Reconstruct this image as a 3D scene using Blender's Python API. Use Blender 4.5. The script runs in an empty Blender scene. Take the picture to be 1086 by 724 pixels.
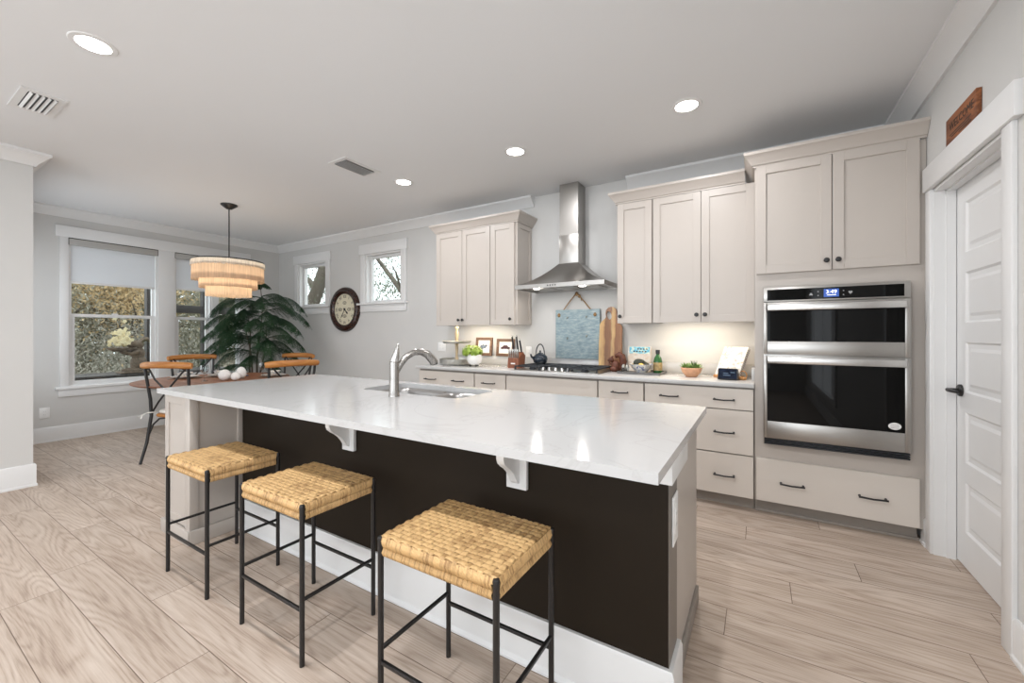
import bpy, bmesh, math, random
from mathutils import Vector, Matrix, noise
random.seed(7)
S = bpy.context.scene
COL = S.collection
PI = math.pi
ZC = 2.773; XL = -7.134; XR = 0.86; YW = 3.982; TY = 3.367; UY = 3.646; YREAR = -4.2; XS = -5.19; YS = 0.85

# ------------------------------------------------------------------ camera, world, lights
cam = bpy.data.cameras.new('camera'); camo = bpy.data.objects.new('camera', cam); COL.objects.link(camo)
camo.location = (0, 0, 1.26583); camo.rotation_euler = (PI/2, 0, 0.54416)
cam.sensor_width = 36; cam.sensor_fit = 'HORIZONTAL'; cam.lens = 36*433.397/1086
cam.shift_y = -(362-354.13)/1086; cam.clip_start = 0.02
S.camera = camo
S.view_settings.view_transform = 'Standard'; S.view_settings.look = 'None'
S.view_settings.gamma = 1; S.view_settings.exposure = 0.04; S.view_settings.use_curve_mapping = False
S.cycles.use_denoising = True
S.cycles.max_bounces = 10; S.cycles.diffuse_bounces = 5; S.cycles.glossy_bounces = 5
S.cycles.transparent_max_bounces = 24; S.cycles.sample_clamp_indirect = 6.0
S.cycles.caustics_reflective = False; S.cycles.caustics_refractive = False

W = bpy.data.worlds.new('world'); S.world = W; W.use_nodes = True
bg = W.node_tree.nodes['Background']; bg.inputs[0].default_value = (0.90, 0.95, 1.0, 1); bg.inputs[1].default_value = 2.6

def area(name, loc, rot, sx, sy, power, color=(1, 1, 1), shape='RECTANGLE', spread=PI):
    l = bpy.data.lights.new(name, 'AREA'); l.shape = shape; l.size = sx
    if shape == 'RECTANGLE': l.size_y = sy
    l.energy = power; l.color = color; l.spread = spread
    o = bpy.data.objects.new(name, l); COL.objects.link(o); o.location = loc; o.rotation_euler = rot
    return o
# added daylight-coloured fill lamps out of view; their windows are not seen
area('rear_fill', (-2.2, -4.05, 1.55), (PI/2, 0, 0), 4.6, 2.0, 76, (0.87, 0.94, 1.0))  # added fill from behind the camera
area('living_fill', (XS+.05, -1.7, 1.45), (0, -PI/2, 0), 1.7, 2.6, 8, (0.88, 0.94, 1.0))  # added fill for the ceiling and the room
area('entry_fill', (XR-.05, -1.3, 1.35), (0, PI/2, 0), 1.9, 2.4, 28, (0.85, 0.93, 1.0))  # added fill aimed across at the dining window wall
area('dining_side_fill', (-6.2, YS+.05, 1.45), (PI/2, 0, 0), 1.5, 1.7, 9, (0.86, 0.93, 1.0))  # added fill to lift the dining walls
CANS = [(-0.411, 2.904), (-1.722, 2.900), (-3.019, 2.911), (-2.965, 0.692), (-1.70, 0.692), (-0.411, 0.692), (-2.965, -1.6), (-0.411, -1.6)]
CAN_POWER = 11.5; CAN_COL = (0.99, 0.985, 1.0)
UNDER_POWER = 2.5; UNDER_COL = (1.0, 0.78, 0.50)
PENDANT_POWER = 6


# ------------------------------------------------------------------ materials
def nt(name):
    m = bpy.data.materials.new(name); m.use_nodes = True
    t = m.node_tree; b = t.nodes['Principled BSDF']
    return m, t, b
def ND(t, typ, **k):
    n = t.nodes.new(typ)
    for a, v in k.items(): setattr(n, a, v)
    return n
def coords(t, scale=(1, 1, 1), rot=(0, 0, 0)):
    tc = ND(t, 'ShaderNodeTexCoord'); mp = ND(t, 'ShaderNodeMapping')
    mp.inputs['Scale'].default_value = scale; mp.inputs['Rotation'].default_value = rot
    t.links.new(tc.outputs['Object'], mp.inputs[0]); return mp.outputs[0]
def ramp(t, fac, stops):
    r = ND(t, 'ShaderNodeValToRGB'); e = r.color_ramp.elements
    while len(e) < len(stops): e.new(0.5)
    for el, (p, c) in zip(e, stops): el.position = p; el.color = (*c, 1)
    t.links.new(fac, r.inputs[0]); return r.outputs[0]
def ntex(t, vec, scale, detail=4, rough=.5, dist=0):
    n = ND(t, 'ShaderNodeTexNoise'); n.inputs['Scale'].default_value = scale; n.inputs['Detail'].default_value = detail
    n.inputs['Roughness'].default_value = rough; n.inputs['Distortion'].default_value = dist
    t.links.new(vec, n.inputs['Vector']); return n.outputs['Fac']
def bump(t, b, h, strength=.2, dist=.01):
    n = ND(t, 'ShaderNodeBump'); n.inputs['Strength'].default_value = strength; n.inputs['Distance'].default_value = dist
    t.links.new(h, n.inputs['Height']); t.links.new(n.outputs[0], b.inputs['Normal'])
def mat(name, c, rough=.5, metal=0, spec=.5, var=0, vscale=8, stretch=(1, 1, 1), bmp=0, bscale=200, coat=0, emit=None, es=0):
    m, t, b = nt(name)
    b.inputs['Base Color'].default_value = (*c, 1); b.inputs['Roughness'].default_value = rough
    b.inputs['Metallic'].default_value = metal; b.inputs['Specular IOR Level'].default_value = spec
    b.inputs['Coat Weight'].default_value = coat
    v = coords(t, stretch)
    if var:
        f = ntex(t, v, vscale)
        o = ramp(t, f, [(.25, tuple(x*(1-var) for x in c)), (.75, tuple(min(1, x*(1+var)) for x in c))])
        t.links.new(o, b.inputs['Base Color'])
    if bmp: bump(t, b, ntex(t, v, bscale), bmp, .003)
    if emit: b.inputs['Emission Color'].default_value = (*emit, 1); b.inputs['Emission Strength'].default_value = es
    return m
def wood(name, c1, c2, scale=6, axis=0, rough=.45, ringf=26):
    m, t, b = nt(name); st = [6, 6, 6]; st[axis] = .8
    v = coords(t, st); f = ntex(t, v, scale*.35, 3, .5, .6)
    mu = ND(t, 'ShaderNodeMath', operation='MULTIPLY'); mu.inputs[1].default_value = ringf; t.links.new(f, mu.inputs[0])
    si = ND(t, 'ShaderNodeMath', operation='SINE'); t.links.new(mu.outputs[0], si.inputs[0])
    ad = ND(t, 'ShaderNodeMath', operation='MULTIPLY_ADD'); ad.inputs[1].default_value = .3; ad.inputs[2].default_value = .5; t.links.new(si.outputs[0], ad.inputs[0])
    t.links.new(ramp(t, ad.outputs[0], [(.15, c1), (.85, c2)]), b.inputs['Base Color'])
    b.inputs['Roughness'].default_value = rough; return m

M = {}
M['wall'] = mat('wall_paint', (.60, .595, .58), .75, spec=.3, var=.015, vscale=3, bmp=.03, bscale=350)
M['ceil'] = mat('ceiling_paint', (.765, .775, .785), .9, spec=.2, bmp=.02, bscale=300)
M['trim'] = mat('white_trim_paint', (.74, .74, .735), .35, var=.01)
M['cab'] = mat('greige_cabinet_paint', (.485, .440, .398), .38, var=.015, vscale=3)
M['drawer'] = mat('greige_paint_lifted', (.65, .60, .545), .38, var=.015, vscale=3)  # same paint as the cabinets, lightened to stand in for light on the drawers
M['dark'] = mat('dark_brown_paint', (.0165, .0115, .0072), .5, spec=.13, var=.05, vscale=3)
M['taupe'] = mat('taupe_end_paint', (.17, .15, .13), .42, var=.03)
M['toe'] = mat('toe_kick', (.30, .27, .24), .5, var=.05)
M['black'] = mat('black_metal', (.012, .011, .011), .38, var=.1)
M['steel'] = None
M['iron'] = mat('cast_iron', (.02, .023, .028), .45, metal=.2, var=.1)
M['glassblack'] = mat('black_oven_glass', (.004, .004, .004), .03, spec=.16, var=.02)
M['plasticblack'] = mat('black_plastic', (.015, .015, .016), .3, var=.05)
M['white'] = mat('white_plastic', (.82, .82, .81), .35, var=.01)
M['ceramic'] = mat('white_ceramic', (.80, .79, .77), .2, var=.03)
M['egg'] = mat('speckled_white_ceramic', (.78, .765, .74), .5, var=.06, vscale=60)
M['canlight'] = mat('can_light_diffuser', (1, 1, 1), .5, var=.001, emit=(1, .97, .92), es=14)
M['rail_wood'] = wood('amber_wood', (.36, .135, .028), (.47, .20, .05), 6, 0, .4)
M['table_wood'] = wood('brown_table_wood', (.20, .075, .035), (.30, .125, .06), 3, 0, .42)
M['fabric'] = mat('cream_cotton', (.75, .72, .66), .9, var=.05, vscale=60, bmp=.2, bscale=400)
M['blind'] = mat('white_blind_fabric', (.72, .74, .77), .9, var=.01, bmp=.1, bscale=600, emit=None)
M['cassette'] = mat('grey_blind_cassette', (.42, .41, .39), .6, var=.02)
M['rope'] = mat('jute_rope', (.30, .18, .08), .9, var=.3, vscale=80)
M['leaf'] = None
M['terracotta'] = mat('terracotta', (.62, .34, .20), .6, var=.15, vscale=30)
M['brass'] = mat('antique_brass', (.45, .32, .14), .35, metal=.8, var=.1)
M['pewter'] = mat('dark_pewter', (.13, .125, .12), .45, metal=.4, var=.1)
M['tin'] = mat('galvanised_tin', (.45, .44, .41), .35, metal=.8, var=.15, vscale=20)
M['pole_wood'] = wood('pale_turned_wood', (.50, .36, .20), (.72, .58, .38), 20, 2, .5)
M['board_a'] = None
M['squirrel'] = mat('red_carved_wood', (.105, .030, .014), .55, var=.45, vscale=40, bmp=.6, bscale=90)
M['kettle'] = mat('blue_black_enamel', (.012, .02, .032), .12, var=.05, coat=.5)
M['greenglass'] = mat('green_bottle_glass', (.02, .10, .025), .06, spec=.7, var=.1)
M['paper'] = mat('paper_pages', (.78, .76, .70), .8, var=.03, vscale=100)
M['soil'] = mat('soil', (.05, .035, .025), .9, var=.3, vscale=60)
M['sign'] = wood('rust_brown_plank', (.13, .038, .012), (.30, .105, .035), 8, 1, .6)
M['ink'] = mat('black_ink', (.03, .02, .015), .7, var=.1)
M['stone'] = mat('weathered_stone', (.14, .105, .075), .9, var=.4, vscale=25, bmp=.4, bscale=60)
M['flower'] = mat('cream_petals', (.85, .74, .48), .7, var=.2, vscale=12)
M['porchdark'] = mat('dark_bronze_porch', (.03, .025, .022), .5, var=.1)
M['porchteal'] = mat('teal_porch_paint', (.02, .055, .07), .4, var=.1)
M['deck'] = mat('porch_concrete', (.30, .29, .27), .8, var=.15)
M['bark'] = mat('tree_bark', (.13, .11, .085), .9, var=.35, vscale=14, stretch=(4, 4, 1), bmp=.5, bscale=30)
M['cardboardart'] = mat('picture_mat', (.85, .84, .82), .7, var=.01)
M['photo1'] = mat('blue_grey_print', (.16, .20, .26), .6, var=.9, vscale=45)
M['photo2'] = mat('maroon_car_print', (.06, .02, .025), .6, var=.6, vscale=40)
M['frame_b'] = wood('bronze_frame_wood', (.14, .075, .045), (.22, .13, .08), 12, 0, .4)
M['fruitdark'] = mat('avocado_skin', (.025, .03, .02), .6, var=.4, vscale=60, bmp=.5, bscale=120)
M['lemon'] = mat('lemon_skin', (.75, .52, .12), .5, var=.1)
M['clockwood'] = wood('dark_walnut', (.018, .007, .005), (.042, .016, .010), 10, 0, .22)

def steel(name, c=(.39, .375, .355), rough=.31, axis=0):
    m, t, b = nt(name); st = [500, 500, 500]; st[axis] = 3
    f = ntex(t, coords(t, st), 1, 1)
    b.inputs['Metallic'].default_value = 1
    t.links.new(ramp(t, f, [(.3, tuple(x*.97 for x in c)), (.7, tuple(min(1, x*1.03) for x in c))]), b.inputs['Base Color'])
    t.links.new(ramp(t, f, [(.3, (rough*.95,)*3), (.7, (rough*1.05,)*3)]), b.inputs['Roughness'])
    return m
M['steel'] = steel('brushed_stainless')
M['steel_v'] = steel('brushed_stainless_vertical', axis=2)
M['steel_hi'] = steel('polished_handle_steel', (.60, .59, .575), .24)
M['nickel'] = steel('brushed_nickel', (.38, .365, .345), .27, 2)
M['sinksteel'] = steel('sink_steel', (.36, .35, .34), .3)

def leafmat(name, c1, c2, scale=3, rough=.45, transl=.25):
    m, t, b = nt(name); v = coords(t)
    t.links.new(ramp(t, ntex(t, v, scale, 3), [(.3, c1), (.7, c2)]), b.inputs['Base Color'])
    b.inputs['Roughness'].default_value = rough
    tr = ND(t, 'ShaderNodeBsdfTranslucent'); tr.inputs[0].default_value = (*[x*1.2 for x in c2], 1)
    mx = ND(t, 'ShaderNodeMixShader'); mx.inputs[0].default_value = transl
    t.links.new(b.outputs[0], mx.inputs[1]); t.links.new(tr.outputs[0], mx.inputs[2])
    t.links.new(mx.outputs[0], t.nodes['Material Output'].inputs[0]); return m
M['leaf'] = leafmat('dark_needle_foliage', (.008, .032, .011), (.024, .075, .028), 4)
M['leaf_lime'] = leafmat('lime_leaves', (.16, .28, .03), (.38, .50, .08), 25)
M['leaf_succ'] = leafmat('succulent_leaves', (.10, .22, .04), (.32, .45, .16), 40)
M['leaf_olive'] = leafmat('olive_tree_foliage', (.20, .195, .14), (.42, .40, .31), .9, .7)
M['leaf_gold'] = leafmat('golden_tree_foliage', (.34, .24, .12), (.62, .48, .28), 1.2, .7)
M['leaf_grey'] = leafmat('grey_moss_foliage', (.26, .255, .21), (.50, .48, .41), 1.1, .8)
M['leaf_deep'] = leafmat('deep_green_tree_foliage', (.05, .075, .04), (.15, .19, .11), 1.2, .6)

def glass_mat():
    m, t, b = nt('window_glass'); t.nodes.remove(b)
    tr = ND(t, 'ShaderNodeBsdfTransparent'); tr.inputs[0].default_value = (.96, .98, .97, 1)
    gl = ND(t, 'ShaderNodeBsdfGlossy'); gl.inputs['Roughness'].default_value = .01
    fr = ND(t, 'ShaderNodeFresnel'); fr.inputs[0].default_value = 1.45
    geo = ND(t, 'ShaderNodeNewGeometry'); inv = ND(t, 'ShaderNodeMath', operation='SUBTRACT'); inv.inputs[0].default_value = 1; t.links.new(geo.outputs['Backfacing'], inv.inputs[1])
    mu = ND(t, 'ShaderNodeMath', operation='MULTIPLY'); t.links.new(fr.outputs[0], mu.inputs[0]); t.links.new(inv.outputs[0], mu.inputs[1])
    mx = ND(t, 'ShaderNodeMixShader'); t.links.new(mu.outputs[0], mx.inputs[0])
    t.links.new(tr.outputs[0], mx.inputs[1]); t.links.new(gl.outputs[0], mx.inputs[2])
    t.links.new(mx.outputs[0], t.nodes['Material Output'].inputs[0]); return m
M['glass'] = glass_mat()

def floor_mat():
    m, t, b = nt('light_oak_planks'); L = t.links
    tc = ND(t, 'ShaderNodeTexCoord'); sx = ND(t, 'ShaderNodeSeparateXYZ'); L.new(tc.outputs['Object'], sx.inputs[0])
    def mth(op, a, bb=None, c=None):
        n = ND(t, 'ShaderNodeMath', operation=op)
        for i, v in enumerate((a, bb, c)):
            if v is None: continue
            if isinstance(v, (int, float)): n.inputs[i].default_value = v
            else: L.new(v, n.inputs[i])
        return n.outputs[0]
    PW, PL = .194, 1.31
    ry = mth('DIVIDE', mth('SUBTRACT', sx.outputs[1], .577-.194*20), PW); row = mth('FLOOR', ry); fy = mth('FRACT', ry)
    wn = ND(t, 'ShaderNodeTexWhiteNoise', noise_dimensions='1D'); L.new(row, wn.inputs['W'])
    # rows step by a third of a plank plus a little chance
    off = mth('ADD', mth('MULTIPLY', row, .3717), mth('MULTIPLY', wn.outputs[0], .25))
    rx = mth('ADD', mth('DIVIDE', sx.outputs[0], PL), off); col = mth('FLOOR', rx); fx = mth('FRACT', rx)
    cid = ND(t, 'ShaderNodeCombineXYZ'); L.new(row, cid.inputs[0]); L.new(col, cid.inputs[1])
    w2 = ND(t, 'ShaderNodeTexWhiteNoise', noise_dimensions='2D'); L.new(cid.outputs[0], w2.inputs['Vector'])
    # grain: rings of a stretched noise, shifted per plank
    gx = mth('ADD', mth('MULTIPLY', sx.outputs[0], .55), mth('MULTIPLY', w2.outputs[0], 37))
    gy = mth('ADD', mth('MULTIPLY', sx.outputs[1], 4.6), mth('MULTIPLY', w2.outputs[0], 91))
    gv = ND(t, 'ShaderNodeCombineXYZ'); L.new(gx, gv.inputs[0]); L.new(gy, gv.inputs[1])
    n1 = ntex(t, gv.outputs[0], 1.15, 2.5, .4, .25)
    rings = mth('POWER', mth('MULTIPLY_ADD', mth('SINE', mth('MULTIPLY', n1, 125)), .5, .5), .7)
    fv = ND(t, 'ShaderNodeCombineXYZ'); L.new(mth('MULTIPLY', gx, 4.5), fv.inputs[0]); L.new(mth('MULTIPLY', gy, 16), fv.inputs[1])
    n2 = ntex(t, fv.outputs[0], 2.2, 4, .65)
    n3 = ntex(t, gv.outputs[0], 2.6, 3)
    g = mth('ADD', mth('MULTIPLY', mth('MULTIPLY', rings, n3), .34), mth('ADD', mth('MULTIPLY', n2, .62), mth('MULTIPLY', n3, .35)))
    c = ramp(t, g, [(.30, (.285, .215, .168)), (.54, (.475, .39, .322)), (.82, (.60, .52, .45))])
    tone = ramp(t, w2.outputs[0], [(0, (.91, .885, .865)), (1, (1.04, 1.02, 1.005))])
    mx = ND(t, 'ShaderNodeMix', data_type='RGBA', blend_type='MULTIPLY'); mx.inputs[0].default_value = 1
    L.new(c, mx.inputs[6]); L.new(tone, mx.inputs[7])
    dy = mth('MINIMUM', fy, mth('SUBTRACT', 1, fy)); dx = mth('MULTIPLY', mth('MINIMUM', fx, mth('SUBTRACT', 1, fx)), PL/PW)
    d = mth('MINIMUM', dy, dx)
    gap = mth('LESS_THAN', d, .008)
    m2 = ND(t, 'ShaderNodeMix', data_type='RGBA'); L.new(gap, m2.inputs[0]); L.new(mx.outputs[2], m2.inputs[6]); m2.inputs[7].default_value = (.17, .12, .09, 1)
    L.new(m2.outputs[2], b.inputs['Base Color']); b.inputs['Roughness'].default_value = .5
    b.inputs['Specular IOR Level'].default_value = .3
    bump(t, b, mth('MINIMUM', mth('MULTIPLY', d, 30), 1), .25, .002)
    return m
M['floor'] = floor_mat()

def quartz():
    m, t, b = nt('white_quartz'); v = coords(t)
    n = ntex(t, v, 1.4, 6, .6, 1.2)
    s = ND(t, 'ShaderNodeMath', operation='SUBTRACT'); s.inputs[1].default_value = .5; t.links.new(n, s.inputs[0])
    a = ND(t, 'ShaderNodeMath', operation='ABSOLUTE'); t.links.new(s.outputs[0], a.inputs[0])
    t.links.new(ramp(t, a.outputs[0], [(0, (.49, .487, .48)), (.012, (.525, .523, .52))]), b.inputs['Base Color'])
    b.inputs['Roughness'].default_value = .13; return m
M['quartz'] = quartz()

def rattan(name='woven_rattan', c1=(.25, .13, .045), c2=(.62, .40, .18)):
    m, t, b = nt(name); v = coords(t, (1, 1, 1))
    gi = ND(t, 'ShaderNodeNewGeometry')
    f1 = ntex(t, v, 28, 3); f2 = ntex(t, v, 160, 2)
    ad = ND(t, 'ShaderNodeMath', operation='MULTIPLY_ADD'); ad.inputs[1].default_value = .55; t.links.new(gi.outputs['Random Per Island'], ad.inputs[0]); t.links.new(f1, ad.inputs[2])
    a2 = ND(t, 'ShaderNodeMath', operation='MULTIPLY_ADD'); a2.inputs[1].default_value = .35; t.links.new(f2, a2.inputs[0]); t.links.new(ad.outputs[0], a2.inputs[2])
    t.links.new(ramp(t, a2.outputs[0], [(.45, c1), (1.0, c2)]), b.inputs['Base Color'])
    b.inputs['Roughness'].default_value = .5; bump(t, b, f2, .4, .002); return m
M['rattan'] = rattan()
M['rattan_dark'] = rattan('rattan_gap', (.10, .045, .012), (.22, .11, .035))

def blindmat():
    m, t, b = nt('white_blind_weave'); v = coords(t)
    f = ntex(t, v, 500, 2); b.inputs['Roughness'].default_value = .9
    t.links.new(ramp(t, f, [(.3, (.80, .82, .84)), (.7, (.84, .86, .88))]), b.inputs['Base Color'])
    tr = ND(t, 'ShaderNodeBsdfTranslucent'); tr.inputs[0].default_value = (.80, .84, .88, 1)
    mx = ND(t, 'ShaderNodeMixShader'); mx.inputs[0].default_value = .22
    t.links.new(b.outputs[0], mx.inputs[1]); t.links.new(tr.outputs[0], mx.inputs[2])
    t.links.new(mx.outputs[0], t.nodes['Material Output'].inputs[0]); return m
M['blind'] = blindmat()
def fringe(name, c):
    m, t, b = nt(name); v = coords(t, (90, 90, 3))
    f = ntex(t, v, 1, 2)
    o = ramp(t, f, [(.3, tuple(x*.72 for x in c)), (.7, c)])
    t.links.new(o, b.inputs['Base Color']); b.inputs['Roughness'].default_value = .8
    tr = ND(t, 'ShaderNodeBsdfTranslucent'); t.links.new(o, tr.inputs[0])
    mx = ND(t, 'ShaderNodeMixShader'); mx.inputs[0].default_value = .5
    t.links.new(b.outputs[0], mx.inputs[1]); t.links.new(tr.outputs[0], mx.inputs[2])
    t.links.new(mx.outputs[0], t.nodes['Material Output'].inputs[0]); return m
M['fringe_cream'] = fringe('cream_fringe', (.86, .80, .70))
M['fringe'] = fringe('natural_fringe', (.80, .60, .42))

def slate():
    m, t, b = nt('blue_grey_washed_board'); v = coords(t, (4, 1, 14))
    f = ntex(t, v, 3.2, 5, .7)
    t.links.new(ramp(t, f, [(.3, (.14, .21, .24)), (.5, (.25, .33, .36)), (.72, (.42, .47, .47))]), b.inputs['Base Color'])
    b.inputs['Roughness'].default_value = .7; bump(t, b, f, .4, .004); return m
M['slate'] = slate()
def boardwood():
    m, t, b = nt('two_tone_acacia'); tc = ND(t, 'ShaderNodeTexCoord'); sx = ND(t, 'ShaderNodeSeparateXYZ'); t.links.new(tc.outputs['Object'], sx.inputs[0])
    n = ntex(t, coords(t, (3, 1, 2.2)), 2.0, 3, .55, .3)
    u = ND(t, 'ShaderNodeMath', operation='MULTIPLY_ADD'); u.inputs[1].default_value = 3.9; u.inputs[2].default_value = .36; t.links.new(sx.outputs[0], u.inputs[0])
    w = ND(t, 'ShaderNodeMath', operation='MULTIPLY_ADD'); w.inputs[1].default_value = .28; t.links.new(n, w.inputs[0]); t.links.new(u.outputs[0], w.inputs[2])
    f = ntex(t, coords(t, (40, 1, 3)), 2.5, 3)
    c = ramp(t, w.outputs[0], [(.10, (.58, .38, .16)), (.24, (.50, .29, .11)), (.30, (.20, .085, .03)), (.50, (.27, .12, .045)), (.56, (.60, .40, .18)), (.64, (.55, .33, .13)), (.70, (.27, .11, .04)), (.9, (.33, .15, .06))])
    mx = ND(t, 'ShaderNodeMix', data_type='RGBA', blend_type='MULTIPLY'); mx.inputs[0].default_value = 1
    t.links.new(c, mx.inputs[6]); t.links.new(ramp(t, f, [(.3, (.72, .70, .68)), (.7, (1.1, 1.1, 1.1))]), mx.inputs[7])
    t.links.new(mx.outputs[2], b.inputs['Base Color']); b.inputs['Roughness'].default_value = .4; return m
M['board_a'] = boardwood()
def cover(name, base, stops, scale, stretch=(1, 1, 1)):
    m, t, b = nt(name); v = coords(t, stretch); f = ntex(t, v, scale, 3, .6)
    t.links.new(ramp(t, f, stops), b.inputs['Base Color']); b.inputs['Roughness'].default_value = .35; return m
M['cover_sky'] = cover('blue_cover_band', 0, [(.38, (.10, .40, .58)), (.5, (.25, .62, .75)), (.62, (.85, .82, .6))], 40)
M['cover_cream'] = cover('cream_cover', 0, [(.4, (.62, .52, .42)), (.6, (.68, .65, .60))], 25)
M['cover_floral'] = cover('floral_cover', 0, [(.36, (.30, .27, .26)), (.44, (.60, .57, .53)), (.56, (.64, .62, .59)), (.66, (.52, .30, .20))], 26)
M['pattern_bowl'] = cover('patterned_glaze', 0, [(.40, (.18, .22, .40)), (.47, (.82, .81, .78)), (.60, (.84, .83, .80)), (.68, (.60, .45, .28))], 48)
M['pattern_dish'] = cover('painted_dish_glaze', 0, [(.40, (.10, .14, .24)), (.47, (.75, .72, .66)), (.58, (.78, .74, .68)), (.66, (.45, .22, .12))], 45)
M['screen_blue'] = mat('blue_lit_display', (.02, .05, .2), .2, var=.01, emit=(.03, .12, .55), es=.6)
M['screen_text'] = mat('white_lit_digits', (1, 1, 1), .3, var=.01, emit=(1, 1, 1), es=1.0)
M['screen_dim'] = mat('dark_blue_screen', (.006, .010, .022), .15, spec=.25, var=.8, vscale=40, emit=(.01, .03, .08), es=.06)
M['grey_icon'] = mat('grey_icon_print', (.35, .35, .35), .4, var=.01)
M['clockface'] = mat('aged_cream_dial', (.66, .61, .46), .5, var=.06, vscale=12)

# ------------------------------------------------------------------ mesh builder
class MB:
    def __init__(s): s.bm = bmesh.new()
    def _vs(s, pts): return [s.bm.verts.new(p) for p in pts]
    def box(s, x0, x1, y0, y1, z0, z1, bev=0, seg=2, m=None):
        v = s._vs([(x, y, z) for x in (x0, x1) for y in (y0, y1) for z in (z0, z1)])
        fs = [s.bm.faces.new([v[i] for i in q]) for q in ((0, 1, 3, 2), (4, 6, 7, 5), (0, 4, 5, 1), (2, 3, 7, 6), (0, 2, 6, 4), (1, 5, 7, 3))]
        vs = v
        if bev:
            es = list({e for f in fs for e in f.edges})
            r = bmesh.ops.bevel(s.bm, geom=es, offset=bev, segments=seg, profile=.5, affect='EDGES')
            vs = list({x for f in r['faces'] for x in f.verts} | {x for x in v if x.is_valid})
        if m is not None: bmesh.ops.transform(s.bm, matrix=m, verts=vs)
        return s
    def prism(s, poly, axis, a0, a1):
        mk = {'X': lambda p, a: (a, p[0], p[1]), 'Y': lambda p, a: (p[0], a, p[1]), 'Z': lambda p, a: (p[0], p[1], a)}[axis]
        A = s._vs([mk(p, a0) for p in poly]); B = s._vs([mk(p, a1) for p in poly]); n = len(poly)
        s.bm.faces.new(A); s.bm.faces.new(B[::-1])
        for i in range(n): s.bm.faces.new((A[i], B[i], B[(i+1) % n], A[(i+1) % n]))
        return s
    def holed(s, outer, holes, axis, a0, a1):
        mk = {'X': lambda p, a: (a, p[0], p[1]), 'Y': lambda p, a: (p[0], a, p[1]), 'Z': lambda p, a: (p[0], p[1], a)}[axis]
        es = []
        for lp in [outer]+holes:
            vs = s._vs([mk(p, a0) for p in lp])
            es += [s.bm.edges.new((vs[i], vs[(i+1) % len(vs)])) for i in range(len(vs))]
        r = bmesh.ops.triangle_fill(s.bm, edges=es, use_beauty=True)
        fs = [g for g in r['geom'] if isinstance(g, bmesh.types.BMFace)]
        e = bmesh.ops.extrude_face_region(s.bm, geom=fs, use_keep_orig=True)
        d = Vector(mk((0, 0), a1)) - Vector(mk((0, 0), a0))
        bmesh.ops.translate(s.bm, vec=d, verts=[g for g in e['geom'] if isinstance(g, bmesh.types.BMVert)])
        return s
    def sweep(s, prof, path):
        # profile (out, z) swept along a plan polyline with mitred corners; 'out' is to the right of travel
        n = len(path); P = [Vector((p[0], p[1], 0)) for p in path]; rings = []
        for i in range(n):
            d0 = (P[i]-P[i-1]).normalized() if i > 0 else None; d1 = (P[i+1]-P[i]).normalized() if i < n-1 else None
            n0 = Vector((d0.y, -d0.x, 0)) if d0 else None; n1 = Vector((d1.y, -d1.x, 0)) if d1 else None
            if n0 is None: mv = n1
            elif n1 is None: mv = n0
            else: mv = (n0+n1)/(1+n0.dot(n1))
            rings.append(s._vs([P[i]+mv*o+Vector((0, 0, z)) for o, z in prof]))
        k = len(prof)
        for A, B in zip(rings, rings[1:]):
            for i in range(k): s.bm.faces.new((A[i], A[(i+1) % k], B[(i+1) % k], B[i]))
        s.bm.faces.new(rings[0]); s.bm.faces.new(rings[-1]); return s
    def tube(s, pts, r, seg=10, closed=False, flat=1.0):
        pts = [Vector(p) for p in pts]; n = len(pts); rs = r if isinstance(r, (list, tuple)) else [r]*n
        rings = []; up = None
        for i, p in enumerate(pts):
            a = pts[(i-1) % n] if (closed or i > 0) else p; b = pts[(i+1) % n] if (closed or i < n-1) else p
            d = (b-a).normalized()
            if up is None:
                up = Vector((0, 0, 1)) if abs(d.z) < .9 else Vector((1, 0, 0))
            sd = d.cross(up)
            if sd.length < 1e-5: sd = d.cross(Vector((0, 1, 0)))
            sd.normalize(); up = sd.cross(d).normalized()
            rings.append(s._vs([p + (sd*math.cos(2*PI*k/seg) + up*flat*math.sin(2*PI*k/seg))*rs[i] for k in range(seg)]))
        for i in range(n if closed else n-1):
            A, B = rings[i], rings[(i+1) % n]
            for k in range(seg): s.bm.faces.new((A[k], A[(k+1) % seg], B[(k+1) % seg], B[k]))
        if not closed: s.bm.faces.new(rings[0]); s.bm.faces.new(rings[-1][::-1])
        return s
    def cyl(s, p0, p1, r, r1=None, seg=20): return s.tube([p0, p1], [r, r if r1 is None else r1], seg)
    def lathe(s, prof, c=(0, 0, 0), seg=32, axis='Z', sx=1, sy=1, wob=None):
        c = Vector(c); rings = []
        for r, z in prof:
            ring = []
            for k in range(seg):
                a = 2*PI*k/seg; rr = max(r, 1e-4)*(wob(a, z) if wob else 1)
                x, y = rr*math.cos(a)*sx, rr*math.sin(a)*sy
                p = {'Z': (x, y, z), 'Y': (x, z, y), 'X': (z, x, y)}[axis]
                ring.append(c+Vector(p))
            rings.append(s._vs(ring))
        for A, B in zip(rings, rings[1:]):
            for k in range(seg): s.bm.faces.new((A[k], A[(k+1) % seg], B[(k+1) % seg], B[k]))
        return s
    def ball(s, c, rx, ry=None, rz=None, seg=20, m=None):
        ry = ry or rx; rz = rz or rx
        mx = Matrix.Translation(c) @ (m or Matrix()) @ Matrix.Diagonal((rx, ry, rz, 1))
        bmesh.ops.create_uvsphere(s.bm, u_segments=seg, v_segments=seg//2, radius=1, matrix=mx); return s
    def quad(s, *p): s.bm.faces.new(s._vs(p)); return s
    def xf(s, m): bmesh.ops.transform(s.bm, matrix=m, verts=s.bm.verts[:]); return s
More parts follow.
